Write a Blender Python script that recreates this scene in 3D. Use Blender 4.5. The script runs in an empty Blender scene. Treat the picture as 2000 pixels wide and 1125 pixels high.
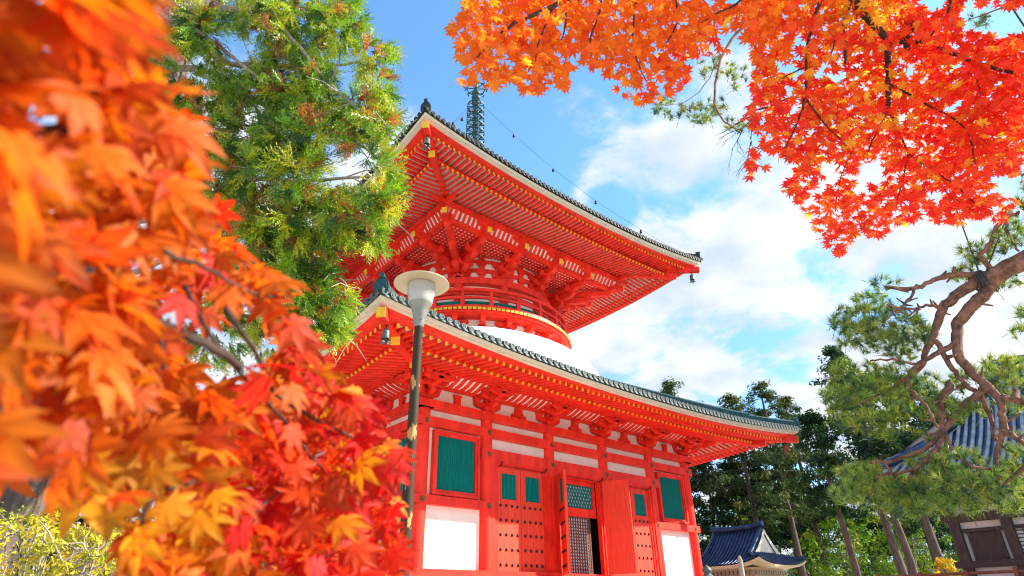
import bpy, math, random
import numpy as np
from mathutils import Matrix, Vector

R = math.radians
sc = bpy.context.scene
COL = sc.collection
random.seed(7)
rng = np.random.default_rng(7)

# ------------------------------------------------------------------ camera
FPX, PITCH, ROLL, YAW = 1181.98, 0.489853, -0.0146941, 0.7079705
PW, PH = 2000.0, 1125.0
G = 1.6                                        # eye height above the ground
cy_, sy_, cp_, sp_ = math.cos(YAW), math.sin(YAW), math.cos(PITCH), math.sin(PITCH)
FWD = Vector((sy_ * cp_, cy_ * cp_, sp_))
_rt = Vector((cy_, -sy_, 0.0)); _up = _rt.cross(FWD)
RGT = math.cos(ROLL) * _rt + math.sin(ROLL) * _up
UPV = -math.sin(ROLL) * _rt + math.cos(ROLL) * _up
EYE = Vector((0, 0, G))
cam = bpy.data.cameras.new('camera'); camo = bpy.data.objects.new('camera', cam); COL.objects.link(camo)
cam.sensor_width = 36.0; cam.lens = FPX / PW * 36.0
cam.clip_start = 0.02; cam.clip_end = 3000
mw = Matrix.Identity(4)
for i in range(3):
    mw[i][0] = RGT[i]; mw[i][1] = UPV[i]; mw[i][2] = -FWD[i]; mw[i][3] = EYE[i]
camo.matrix_world = mw
cam.dof.use_dof = True; cam.dof.focus_distance = 9.0; cam.dof.aperture_fstop = 7.1
sc.camera = camo


def ray(x, y):
    return FWD + (x - PW / 2) / FPX * RGT - (y - PH / 2) / FPX * UPV


def at(x, y, h):
    """world point on the sight line of a photo pixel, h metres away on the ground plan"""
    v = ray(x, y); return EYE + v * (h / math.hypot(v.x, v.y))


def atd(x, y, d):
    """same, d metres away along the sight line"""
    return EYE + ray(x, y).normalized() * d


# ------------------------------------------------------------------ world, sun, exposure
SUN_EL, SUN_AZ = R(32.0), R(127.0)             # azimuth clockwise from +Y
sdir = Vector((math.sin(SUN_AZ) * math.cos(SUN_EL), math.cos(SUN_AZ) * math.cos(SUN_EL), math.sin(SUN_EL)))
sun = bpy.data.lights.new('sun', 'SUN'); suno = bpy.data.objects.new('sun', sun); COL.objects.link(suno)
sun.energy = 4.6; sun.angle = R(0.55); sun.color = (1.0, 0.93, 0.82)
suno.rotation_euler = (-sdir).to_track_quat('-Z', 'Y').to_euler()
w = bpy.data.worlds.new('World'); sc.world = w; w.use_nodes = True
nt = w.node_tree; nt.nodes.clear()
N = nt.nodes.new; L = nt.links.new
out = N('ShaderNodeOutputWorld'); bg = N('ShaderNodeBackground'); bg.inputs[1].default_value = 0.125
sky = N('ShaderNodeTexSky'); sky.sky_type = 'NISHITA'; sky.sun_disc = False
sky.sun_elevation = SUN_EL; sky.sun_rotation = SUN_AZ; sky.altitude = 800; sky.air_density = 1.0; sky.dust_density = 0.6; sky.ozone_density = 1.6
tc = N('ShaderNodeTexCoord'); sep = N('ShaderNodeSeparateXYZ'); L(tc.outputs['Generated'], sep.inputs[0])


def wm(op, a, b=None, c=None, clamp=False):
    n = N('ShaderNodeMath'); n.operation = op; n.use_clamp = clamp
    for k, q in enumerate((a, b, c)):
        if q is None: continue
        if isinstance(q, (int, float)): n.inputs[k].default_value = q
        else: L(q, n.inputs[k])
    return n.outputs[0]


zc = wm('ADD', wm('MAXIMUM', sep.outputs[2], 0.0), 0.22)
comb = N('ShaderNodeCombineXYZ'); L(wm('DIVIDE', sep.outputs[0], zc), comb.inputs[0]); L(wm('DIVIDE', sep.outputs[1], zc), comb.inputs[1])
n1 = N('ShaderNodeTexNoise'); L(comb.outputs[0], n1.inputs['Vector']); n1.inputs['Scale'].default_value = 3.1
n1.inputs['Detail'].default_value = 12; n1.inputs['Roughness'].default_value = 0.62; n1.inputs['Distortion'].default_value = 0.25
n2 = N('ShaderNodeTexNoise'); L(comb.outputs[0], n2.inputs['Vector']); n2.inputs['Scale'].default_value = 0.8; n2.inputs['Detail'].default_value = 3


def toward(px, py, lo, hi):
    """how near a sky direction lies to the direction of a photo pixel, 0..1"""
    d = ray(px, py).normalized(); vn = N('ShaderNodeVectorMath'); vn.operation = 'DOT_PRODUCT'
    nv = N('ShaderNodeVectorMath'); nv.operation = 'NORMALIZE'; L(tc.outputs['Generated'], nv.inputs[0])
    L(nv.outputs[0], vn.inputs[0]); vn.inputs[1].default_value = d
    mr = N('ShaderNodeMapRange'); mr.interpolation_type = 'SMOOTHSTEP'; L(vn.outputs['Value'], mr.inputs[0])
    mr.inputs[1].default_value = math.cos(R(hi)); mr.inputs[2].default_value = math.cos(R(lo))
    return mr.outputs[0]


cov = wm('ADD', wm('MULTIPLY_ADD', n1.outputs['Fac'], 1.25, -0.125), wm('MULTIPLY', wm('SUBTRACT', n2.outputs['Fac'], 0.5), 0.30))
for px, py, lo, hi, amt in ((1560, 500, 5, 24, 0.125), (1300, 560, 3, 15, 0.06), (350, 650, 8, 26, 0.14), (1080, 200, 3, 15, -0.13), (1495, 690, 0.2, 5.0, -0.13), (1570, 600, 0.2, 3.2, -0.09), (1190, 415, 0.5, 3.2, -0.13), (1560, 480, 0.3, 2.0, -0.07), (1010, 330, 1.0, 7.0, -0.08), (1960, 40, 2, 8, -0.10), (760, 60, 2, 12, -0.06)):
    cov = wm('ADD', cov, wm('MULTIPLY', toward(px, py, lo, hi), amt))
low = N('ShaderNodeMapRange'); L(sep.outputs[2], low.inputs[0]); low.inputs[1].default_value = 0.30; low.inputs[2].default_value = 0.02; low.inputs[3].default_value = 0.0; low.inputs[4].default_value = 0.10
cov = wm('ADD', cov, low.outputs[0])
mrc = N('ShaderNodeMapRange'); mrc.interpolation_type = 'SMOOTHSTEP'; L(cov, mrc.inputs[0]); mrc.inputs[1].default_value = 0.43; mrc.inputs[2].default_value = 0.64
n3 = N('ShaderNodeTexNoise'); L(comb.outputs[0], n3.inputs['Vector']); n3.inputs['Scale'].default_value = 5.0; n3.inputs['Detail'].default_value = 8
cr = N('ShaderNodeMapRange'); L(n3.outputs['Fac'], cr.inputs[0]); cr.inputs[1].default_value = 0.35; cr.inputs[2].default_value = 0.6
mc = N('ShaderNodeMix'); mc.data_type = 'RGBA'; L(cr.outputs[0], mc.inputs[0]); mc.inputs[6].default_value = (2.1, 2.5, 3.05, 1); mc.inputs[7].default_value = (3.2, 3.27, 3.35, 1)
tint = N('ShaderNodeMix'); tint.data_type = 'RGBA'; tint.blend_type = 'MULTIPLY'; tint.inputs[0].default_value = 1.0
tz = N('ShaderNodeMapRange'); L(sep.outputs[2], tz.inputs[0]); tz.inputs[1].default_value = 0.22; tz.inputs[2].default_value = 0.62
tm = N('ShaderNodeMix'); tm.data_type = 'RGBA'; L(tz.outputs[0], tm.inputs[0]); tm.inputs[6].default_value = (0.62, 0.80, 0.98, 1); tm.inputs[7].default_value = (0.88, 1.26, 1.36, 1)
L(sky.outputs[0], tint.inputs[6]); L(tm.outputs[2], tint.inputs[7])
mx = N('ShaderNodeMix'); mx.data_type = 'RGBA'; L(mrc.outputs[0], mx.inputs[0]); L(tint.outputs[2], mx.inputs[6]); L(mc.outputs[2], mx.inputs[7])
L(mx.outputs[2], bg.inputs[0]); L(bg.outputs[0], out.inputs[0])
sc.view_settings.view_transform = 'Standard'; sc.view_settings.look = 'None'; sc.view_settings.gamma = 1.0
sc.view_settings.use_curve_mapping = False; sc.view_settings.exposure = 1.42
sc.cycles.use_denoising = True; sc.cycles.denoising_prefilter = 'ACCURATE'; sc.cycles.filter_width = 1.15
sc.cycles.max_bounces = 8; sc.cycles.diffuse_bounces = 4; sc.cycles.transmission_bounces = 5; sc.cycles.transparent_max_bounces = 6


# ------------------------------------------------------------------ materials
def mat(name, col, rough=0.5, metal=0.0, var=0.12, scale=6.0, bump=0.0, stretch=(1, 1, 1), col2=None, spec=0.4, thr=(0.35, 0.65), detail=6):
    m = bpy.data.materials.new(name); m.use_nodes = True
    t = m.node_tree; p = t.nodes['Principled BSDF']
    p.inputs['Roughness'].default_value = rough; p.inputs['Metallic'].default_value = metal
    p.inputs['Specular IOR Level'].default_value = spec
    c = t.nodes.new('ShaderNodeTexCoord'); mp = t.nodes.new('ShaderNodeMapping'); mp.inputs['Scale'].default_value = stretch
    t.links.new(c.outputs['Object'], mp.inputs[0])
    n = t.nodes.new('ShaderNodeTexNoise'); n.inputs['Scale'].default_value = scale; n.inputs['Detail'].default_value = detail; n.inputs['Roughness'].default_value = 0.6
    t.links.new(mp.outputs[0], n.inputs['Vector'])
    mr = t.nodes.new('ShaderNodeMapRange'); mr.inputs[1].default_value = thr[0]; mr.inputs[2].default_value = thr[1]
    t.links.new(n.outputs['Fac'], mr.inputs[0])
    mxn = t.nodes.new('ShaderNodeMix'); mxn.data_type = 'RGBA'
    a = col; b = col2 if col2 else tuple(min(1, v * (1 + var)) for v in col)
    if not col2: a = tuple(v * (1 - var) for v in col)
    mxn.inputs[6].default_value = (*a, 1); mxn.inputs[7].default_value = (*b, 1)
    t.links.new(mr.outputs[0], mxn.inputs[0]); t.links.new(mxn.outputs[2], p.inputs['Base Color'])
    if bump:
        bn = t.nodes.new('ShaderNodeBump'); bn.inputs['Strength'].default_value = bump; bn.inputs['Distance'].default_value = 0.02
        t.links.new(n.outputs['Fac'], bn.inputs['Height']); t.links.new(bn.outputs[0], p.inputs['Normal'])
    return m


def leafmat(name, trans=0.45, gloss=0.06, rough=0.4):
    m = bpy.data.materials.new(name); m.use_nodes = True; t = m.node_tree; t.nodes.clear()
    o = t.nodes.new('ShaderNodeOutputMaterial'); a = t.nodes.new('ShaderNodeAttribute'); a.attribute_name = 'leaf_colour'
    d = t.nodes.new('ShaderNodeBsdfDiffuse'); tr = t.nodes.new('ShaderNodeBsdfTranslucent'); gl = t.nodes.new('ShaderNodeBsdfGlossy')
    gl.inputs['Roughness'].default_value = rough
    m1 = t.nodes.new('ShaderNodeMixShader'); m1.inputs[0].default_value = trans
    m2 = t.nodes.new('ShaderNodeMixShader'); m2.inputs[0].default_value = gloss
    nz = t.nodes.new('ShaderNodeTexNoise'); nz.inputs['Scale'].default_value = 60; c = t.nodes.new('ShaderNodeTexCoord')
    t.links.new(c.outputs['Object'], nz.inputs['Vector'])
    hv = t.nodes.new('ShaderNodeHueSaturation'); mr = t.nodes.new('ShaderNodeMapRange'); mr.inputs[3].default_value = 0.75; mr.inputs[4].default_value = 1.25
    t.links.new(nz.outputs['Fac'], mr.inputs[0]); t.links.new(mr.outputs[0], hv.inputs['Value']); t.links.new(a.outputs['Color'], hv.inputs['Color'])
    for s in (d, tr): t.links.new(hv.outputs[0], s.inputs['Color'])
    t.links.new(d.outputs[0], m1.inputs[1]); t.links.new(tr.outputs[0], m1.inputs[2]); t.links.new(m1.outputs[0], m2.inputs[1]); t.links.new(gl.outputs[0], m2.inputs[2])
    t.links.new(m2.outputs[0], o.inputs[0]); return m


M = dict(
    red=mat('vermilion paint', (0.84, 0.036, 0.017), 0.5, var=0.2, scale=1.6, bump=0.03, stretch=(1.5, 1.5, .5), spec=0.2),
    redwood=mat('vermilion door boards', (0.82, 0.062, 0.028), 0.5, spec=0.2, var=0.16, scale=5, stretch=(5, 5, 0.25), bump=0.25),
    white=mat('white plaster', (0.84, 0.76, 0.64), 0.8, var=0.06, scale=1.5, bump=0.05),
    soffit=mat('soffit boards', (0.76, 0.66, 0.53), 0.8, var=0.06),
    dome=mat('dome plaster', (0.83, 0.83, 0.83), 0.75, var=0.02, scale=0.8),
    cream=mat('bleached eave boards', (0.66, 0.56, 0.41), 0.6, var=0.10, scale=3, stretch=(0.4, 0.4, 6)),
    yellow=mat('yellow end paint', (0.82, 0.46, 0.018), 0.45, var=0.10, scale=5),
    teal=mat('blue green lacquer', (0.0, 0.19, 0.155), 0.5, spec=0.15, var=0.22, scale=4, stretch=(9, 9, 0.3), bump=0.1),
    boss=mat('aged brass', (0.17, 0.115, 0.035), 0.45, metal=0.5, var=0.3, scale=20),
    iron=mat('black iron', (0.03, 0.025, 0.022), 0.5, metal=0.4, var=0.3, scale=20),
    tile=mat('grey green copper tile', (0.05, 0.065, 0.062), 0.55, metal=0.1, col2=(0.12, 0.155, 0.15), scale=7, bump=0.1),
    tiledark=mat('dark bronze tile', (0.016, 0.02, 0.022), 0.6, metal=0.0, spec=0.25, col2=(0.045, 0.055, 0.055), scale=7),
    copper=mat('green copper', (0.007, 0.040, 0.044), 0.55, metal=0.1, col2=(0.026, 0.10, 0.10), scale=5, bump=0.15),
    roofcopper=mat('weathered copper roof', (0.02, 0.075, 0.075), 0.45, metal=0.4, col2=(0.05, 0.15, 0.15), scale=3, bump=0.1),
    lattice=mat('brown lattice wood', (0.13, 0.055, 0.028), 0.6, var=0.2, scale=8),
    paper=mat('lattice paper', (0.72, 0.70, 0.68), 0.8, var=0.04),
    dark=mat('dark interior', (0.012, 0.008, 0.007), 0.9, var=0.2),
    stone=mat('granite', (0.52, 0.49, 0.44), 0.85, var=0.25, scale=12, bump=0.3),
    gravel=mat('pale gravel', (0.56, 0.51, 0.44), 0.95, var=0.16, scale=26, bump=0.5),
    road=mat('sandy path', (0.56, 0.51, 0.43), 0.95, var=0.1, scale=9, bump=0.3),
    hill=mat('wooded hill', (0.020, 0.045, 0.040), 0.95, col2=(0.045, 0.085, 0.055), scale=0.25, bump=0.6),
    bark=mat('cedar bark', (0.05, 0.036, 0.029), 0.9, col2=(0.14, 0.105, 0.085), scale=5, stretch=(3, 3, 0.35), bump=0.8),
    palebark=mat('pale grey bark', (0.20, 0.165, 0.125), 0.9, col2=(0.42, 0.36, 0.28), scale=9, stretch=(2, 2, 0.8), bump=0.5),
    pinebark=mat('red pine bark', (0.085, 0.038, 0.026), 0.9, col2=(0.32, 0.145, 0.085), scale=13, stretch=(1, 1, 1), bump=0.9),
    maplebark=mat('maple bark', (0.028, 0.016, 0.012), 0.9, col2=(0.065, 0.038, 0.028), scale=14, bump=0.4),
    darkwood=mat('dark cypress wood', (0.035, 0.018, 0.013), 0.65, col2=(0.085, 0.045, 0.032), scale=6, stretch=(3, 3, 0.4), bump=0.2),
    rust=mat('rust red wood', (0.22, 0.055, 0.025), 0.6, var=0.2, scale=5),
    pinkplaster=mat('hall plaster', (0.78, 0.62, 0.55), 0.85, var=0.05),
    greytile=mat('glint brightened grey tile', (0.20, 0.225, 0.26), 0.55, metal=0.1, col2=(0.40, 0.42, 0.44), scale=2.5, bump=0.1),  # grey of the hall roof ribs, sun glint put into the colour
    bluetile=mat('blue black tile', (0.012, 0.028, 0.075), 0.35, metal=0.4, col2=(0.04, 0.075, 0.16), scale=3, bump=0.15),
    sand=mat('sand coloured plaster', (0.62, 0.50, 0.31), 0.8, var=0.08, scale=4),
    lampcap=mat('beige enamel', (0.50, 0.40, 0.25), 0.35, var=0.06, scale=5),
    lampmetal=mat('grey lamp metal', (0.23, 0.235, 0.195), 0.4, metal=0.3, var=0.1, scale=8),
    pole=mat('peeling pole paint', (0.045, 0.030, 0.016), 0.65, spec=0.15, col2=(0.46, 0.25, 0.085), scale=7, stretch=(1.6, 1.6, 0.8), thr=(0.57, 0.61), bump=0.3, detail=9),
    rope=mat('rope', (0.05, 0.045, 0.04), 0.9, var=0.2),
    bamboo=mat('split bamboo', (0.42, 0.33, 0.22), 0.6, var=0.2, scale=10),
    leaf=leafmat('maple leaf', 0.62, 0.02, 0.5),
    nearleaf=leafmat('near maple leaf', 0.6, 0.015, 0.6),
    needle=leafmat('needles', 0.45, 0.05, 0.4),
    crown=leafmat('foliage', 0.30, 0.015, 0.5),
)
lg = bpy.data.materials.new('frosted lamp glass'); lg.use_nodes = True
_p = lg.node_tree.nodes['Principled BSDF']; _p.inputs['Base Color'].default_value = (0.60, 0.56, 0.49, 1); _p.inputs['Roughness'].default_value = 0.22
_p.inputs['Transmission Weight'].default_value = 0.35; M['lampglass'] = lg


# ------------------------------------------------------------------ mesh builder
class MB:
    def __init__(s, M0=None):
        s.v = []; s.f = []; s.mi = []; s.sm = []; s.M = M0.copy() if M0 else Matrix.Identity(4); s.m = 0

    def add(s, vs, fs, smooth=False):
        o = len(s.v); Mx = s.M
        s.v.extend(tuple(Mx @ Vector(q)) for q in vs)
        for f in fs:
            s.f.append(tuple(o + i for i in f)); s.mi.append(s.m); s.sm.append(smooth)

    def box(s, x0, x1, y0, y1, z0, z1):
        s.add([(x0, y0, z0), (x1, y0, z0), (x1, y1, z0), (x0, y1, z0), (x0, y0, z1), (x1, y0, z1), (x1, y1, z1), (x0, y1, z1)],
              [(0, 3, 2, 1), (4, 5, 6, 7), (0, 1, 5, 4), (1, 2, 6, 5), (2, 3, 7, 6), (3, 0, 4, 7)])

    def frustum(s, cx, cy, z0, z1, w0, w1, d0=None, d1=None):
        d0 = d0 or w0; d1 = d1 or w1; a, b, c, d = w0 / 2, d0 / 2, w1 / 2, d1 / 2
        s.add([(cx - a, cy - b, z0), (cx + a, cy - b, z0), (cx + a, cy + b, z0), (cx - a, cy + b, z0),
               (cx - c, cy - d, z1), (cx + c, cy - d, z1), (cx + c, cy + d, z1), (cx - c, cy + d, z1)],
              [(0, 3, 2, 1), (4, 5, 6, 7), (0, 1, 5, 4), (1, 2, 6, 5), (2, 3, 7, 6), (3, 0, 4, 7)])

    def bar(s, p, q, wd, ht, up=(0, 0, 1)):
        p = Vector(p); q = Vector(q); d = (q - p).normalized(); sd = d.cross(Vector(up))
        if sd.length < 1e-5: sd = d.cross(Vector((1, 0, 0)))
        sd.normalize(); u = sd.cross(d); a = sd * (wd / 2); b = u * (ht / 2)
        s.add([p - a - b, p + a - b, p + a + b, p - a + b, q - a - b, q + a - b, q + a + b, q - a + b],
              [(0, 1, 2, 3), (7, 6, 5, 4), (0, 4, 5, 1), (1, 5, 6, 2), (2, 6, 7, 3), (3, 7, 4, 0)])

    def prism(s, pts, O, U, V, W):
        """polygon pts (u,v) in frame O,U,V swept along vector W"""
        O = Vector(O); U = Vector(U); V = Vector(V); W = Vector(W); n = len(pts)
        a = [O + U * u + V * v for u, v in pts]
        s.add(a + [q + W for q in a], [tuple(range(n))[::-1], tuple(range(n, 2 * n))] + [(i, (i + 1) % n, n + (i + 1) % n, n + i) for i in range(n)])

    def tube(s, pts, rad, n=8, cap=True):
        pts = [Vector(p) for p in pts]
        if isinstance(rad, (int, float)): rad = [rad] * len(pts)
        vs = []; fs = []; prev = None
        for i, p in enumerate(pts):
            t = (pts[min(i + 1, len(pts) - 1)] - pts[max(i - 1, 0)])
            t = t.normalized() if t.length > 1e-9 else Vector((0, 0, 1))
            if prev is None:
                a = t.cross(Vector((0, 0, 1)))
                if a.length < 1e-3: a = t.cross(Vector((1, 0, 0)))
            else: a = prev - t * prev.dot(t)
            a.normalize(); prev = a; b = t.cross(a)
            for k in range(n):
                g = 2 * math.pi * k / n; vs.append(p + (a * math.cos(g) + b * math.sin(g)) * rad[i])
        for i in range(len(pts) - 1):
            for k in range(n):
                fs.append((i * n + k, i * n + (k + 1) % n, (i + 1) * n + (k + 1) % n, (i + 1) * n + k))
        s.add(vs, fs, True)
        if cap:
            m_ = len(pts) - 1
            s.add(vs[:n], [tuple(range(n))[::-1]]); s.add(vs[m_ * n:], [tuple(range(n))])

    def lathe(s, prof, n=24, c=(0, 0, 0), a0=0.0, a1=2 * math.pi, smooth=True):
        full = abs(a1 - a0 - 2 * math.pi) < 1e-6; k = n if full else n + 1; vs = []; fs = []
        for r, z in prof:
            for i in range(k):
                g = a0 + (a1 - a0) * i / n; vs.append((c[0] + r * math.cos(g), c[1] + r * math.sin(g), c[2] + z))
        for j in range(len(prof) - 1):
            for i in range(n):
                b = (i + 1) % k; fs.append((j * k + i, j * k + b, (j + 1) * k + b, (j + 1) * k + i))
        s.add(vs, fs, smooth)

    def arc(s, r0, r1, z0, z1, a0, a1, n=6, smooth=False):
        """solid ring sector"""
        full = abs(a1 - a0 - 2 * math.pi) < 1e-6
        s.lathe([(r0, z0), (r1, z0)], n, (0, 0, 0), a0, a1, False); s.lathe([(r1, z0), (r1, z1)], n, (0, 0, 0), a0, a1, True)
        s.lathe([(r1, z1), (r0, z1)], n, (0, 0, 0), a0, a1, False); s.lathe([(r0, z1), (r0, z0)], n, (0, 0, 0), a0, a1, True)
        if not full:
            for g in (a0, a1):
                c, d = math.cos(g), math.sin(g)
                s.add([(r0 * c, r0 * d, z0), (r1 * c, r1 * d, z0), (r1 * c, r1 * d, z1), (r0 * c, r0 * d, z1)], [(0, 1, 2, 3)])

    def build(s, name, mats, parent=None, loc=None):
        me = bpy.data.meshes.new(name); me.from_pydata(s.v, [], s.f); me.update()
        if not isinstance(mats, (list, tuple)): mats = [mats]
        for m_ in mats: me.materials.append(m_)
        me.polygons.foreach_set('material_index', s.mi); me.polygons.foreach_set('use_smooth', s.sm)
        o = bpy.data.objects.new(name, me); COL.objects.link(o)
        if parent: o.parent = parent
        if loc is not None: o.location = loc
        return o


def npmesh(name, V, F, C, m, parent=None):
    """big foliage mesh from arrays: V (n,3), F (m,k), C (n,3) leaf colours"""
    me = bpy.data.meshes.new(name); n, k = F.shape
    me.vertices.add(len(V)); me.vertices.foreach_set('co', np.ascontiguousarray(V, np.float32).ravel())
    me.loops.add(n * k); me.loops.foreach_set('vertex_index', np.ascontiguousarray(F, np.int32).ravel())
    me.polygons.add(n); me.polygons.foreach_set('loop_start', np.arange(0, n * k, k, dtype=np.int32))
    me.update(calc_edges=True)
    at_ = me.color_attributes.new('leaf_colour', 'FLOAT_COLOR', 'POINT')
    at_.data.foreach_set('color', np.concatenate([C, np.ones((len(C), 1))], 1).astype(np.float32).ravel())
    me.materials.append(m); o = bpy.data.objects.new(name, me); COL.objects.link(o)
    if parent: o.parent = parent
    return o


def tag(o, label=None, cat=None, group=None, kind=None):
    if label: o['label'] = label
    if cat: o['category'] = cat
    if group: o['group'] = group
    if kind: o['kind'] = kind
    return o


def empty(name, loc, label, cat, group=None):
    o = bpy.data.objects.new(name, None); COL.objects.link(o); o.location = loc; o.empty_display_size = 0.3
    return tag(o, label, cat, group)


def copy_of(o, parent, rz=None, loc=None):
    c = o.copy(); COL.objects.link(c); c.parent = parent
    if rz is not None: c.rotation_euler = (0, 0, rz)
    if loc is not None: c.location = loc
    for ch in list(o.children):
        d = ch.copy(); COL.objects.link(d); d.parent = c
    return c
# ------------------------------------------------------------------ ground and hills
g = MB(); g.add([(-1500, -1500, 0), (1500, -1500, 0), (1500, 1500, 0), (-1500, 1500, 0)], [(0, 1, 2, 3)])
tag(g.build('ground', M['gravel']), 'pale gravel ground of the temple precinct', 'ground', kind='structure')
g = MB(); g.add([(-30, -4, .004), (36, -4, .004), (36, 9, .004), (-30, 9, .004)], [(0, 1, 2, 3)])
tag(g.build('path', M['road']), 'sandy path in front of the red pagoda', 'path', kind='structure')
hv = []; hf = []
na, nr = 70, 9
for j in range(nr):
    for i in range(na):
        a = R(-35 + 165 * i / (na - 1)); d = 120 + 38 * j
        top = math.sin(math.pi * min(1, j / (nr - 2)) * 0.5)
        h_ = top * 1.45 * (17 + 6 * math.sin(a * 5.0) + 4 * math.sin(a * 13 + 1) + 2.2 * math.sin(a * 37) + 1.5 * math.sin(a * 61 + j))
        hv.append((math.sin(a) * d, math.cos(a) * d, -0.5 + h_))
for j in range(nr - 1):
    for i in range(na - 1): hf.append((j * na + i, j * na + i + 1, (j + 1) * na + i + 1, (j + 1) * na + i))
g = MB(); g.add(hv, hf, True)
tag(g.build('hills', M['hill']), 'wooded blue green hill far behind the trees', 'hill', kind='structure')

# ------------------------------------------------------------------ pagoda
XC, YC = 19.893, 27.10
PG = empty('pagoda', (XC, YC, 0), 'tall vermilion two storey pagoda with white dome and round upper floor', 'pagoda')
T0 = Matrix.Translation((0, 0, G))                      # heights below are measured from eye level


def side(k): return T0 @ Matrix.Rotation(-k * math.pi / 2, 4, 'Z')   # 0 front, 1 left, 2 back, 3 right


RED, WHITE, YEL, CREAM, TEAL = M['red'], M['white'], M['yellow'], M['cream'], M['teal']
CC = 8.05                                               # column line
XS = [-8.05, -5.1, -1.7, 1.7, 5.1, 8.05]

# base platform and sills
mb = MB(); mb.box(-11.2, 11.2, -11.2, 11.2, 0, 1.75); mb.box(-11.5, 11.5, -11.5, 11.5, 0, .25); mb.box(-11.4, 11.4, -11.4, 11.4, 1.753, 2.0)
mb.build('stone_platform', M['stone'], PG)
for k in range(4):
    q = .004 * (k % 2); mb = MB(side(k)); mb.box(-8.7 + q, 8.7 - q, -8.7 + q, -7.7, .4, 1.13 + q); mb.box(-8.55 + q, 8.55 - q, -8.55 + q, -7.9, 1.138, 1.26 + q)
    mb.build('floor_sill', RED, PG)
# columns
mb = MB(); mb.lathe([(.28, 1.2 + G), (.28, 4 + G), (.27, 6.74 + G)], 28); mb.lathe([(.0, 6.74 + G), (.27, 6.74 + G)], 28)
col0 = mb.build('column', RED, PG, (XS[0], -CC, 0))
cpos = [(x, -CC) for x in XS[1:]] + [(x, CC) for x in XS] + [(s * CC, y) for s in (-1, 1) for y in XS[1:5]]
for x, y in cpos: copy_of(col0, PG, loc=(x, y, 0))
# white walls
mb = MB()
for k in range(4):
    mb.M = side(k)
    for a, b in ((-8.05, -5.1), (5.1, 8.05)): mb.box(a + .1, b - .1, -8.08, -7.98, 1.2, 6.75)
    mb.box(-5.1, 5.1, -8.08, -7.98, 5.3, 6.75)
    for x in (-3.4, 3.4): mb.box(x - 1.7, x + 1.7, -7.9, -7.85, 1.2, 5.35)
    mb.box(-8.15, 8.15, -8.06, -7.96, 7.04, 7.72)       # plaster between the brackets
mb.build('plaster_wall', WHITE, PG)


def hexagon(mb, x, y, z, r):
    p = [(r * math.cos(R(60 * i + 30)), r * math.sin(R(60 * i + 30)) * 1.15) for i in range(6)]
    mb.prism(p, (x, y, z), (1, 0, 0), (0, 0, 1), (0, -.018, 0))
    q = [(.55 * a, .55 * b) for a, b in p]
    mb.prism(q, (x, y - .018, z), (1, 0, 0), (0, 0, 1), (0, -.014, 0))
    mb.tube([(x, y - .03, z), (x, y - .045, z)], r * .22, 8)


hb = MB(T0); hexagon(hb, 0, 0, 0, .088)
BOSS = None


def beam(name, k, x0, x1, y0, y1, z0, z1, bosses=()):
    global BOSS
    mb = MB(side(k)); mb.box(x0, x1, y0, y1, z0, z1)
    o = mb.build(name, RED, PG)
    for x in bosses:
        m_ = MB(side(k)); hexagon(m_, x, y0 - .001, (z0 + z1) / 2, .10); m_.build('boss', M['boss'], o)
    return o


for k in range(4):
    e_ = 8.42 if k % 2 == 0 else 8.328
    e2 = 8.46 if k % 2 == 0 else 8.438
    beam('cap_beam', k, -e2, e2, -8.44, -7.8, 6.74, 7.04)
    beam('tie_beam', k, -e_, e_, -8.33, -8.0, 6.08, 6.43, XS)
    beam('door_beam', k, -5.46, 5.46, -8.335, -8.0, 5.21, 5.62, XS[1:5])
    beam('waist_beam', k, -e_, -4.98, -8.33, -8.0, 3.33, 3.64, XS[:2])
    beam('waist_beam', k, 4.98, e_, -8.33, -8.0, 3.33, 3.64, XS[4:])


# windows: frame and slatted green panel
def window(k, xm):
    w2, h0, h1 = 1.055, 3.66, 6.02
    mb = MB(side(k)); y = -8.25
    def fr(a, b, t, y0, y1):
        mb.box(xm - a, xm + a, y0, y1, h0 + b, h0 + b + t); mb.box(xm - a, xm + a, y0, y1, h1 - b - t, h1 - b)
        for s in (-1, 1): mb.box(*(sorted((xm + s * a, xm + s * (a - t)))), y0, y1, h0 + b + t, h1 - b - t)
    fr(w2, 0.02, .10, -8.28, -8.06); fr(w2 - .10, .12, .09, -8.225, -8.06)
    o = mb.build('window', RED, PG)
    mb = MB(side(k)); n = 22; a = w2 - .19
    mb.box(xm - a, xm + a, -8.13, -8.09, h0 + .2, h1 - .2)
    for i in range(n):
        x = xm - a + (i + .5) * 2 * a / n
        mb.add([(x - .028, -8.131, h0 + .21), (x, -8.165, h0 + .21), (x + .028, -8.131, h0 + .21), (x - .028, -8.131, h1 - .21), (x, -8.165, h1 - .21), (x + .028, -8.131, h1 - .21)],
               [(0, 1, 4, 3), (1, 2, 5, 4), (0, 2, 1), (3, 4, 5)])
    mb.build('slat_panel', TEAL, o)


for k in range(4):
    for x in (-6.575, 6.575): window(k, x)

# door leaves: hinge at the origin, closed leaf runs along +x, face to -y
LW, LZ0, LZ1 = 1.185, 1.28, 5.02


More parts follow.
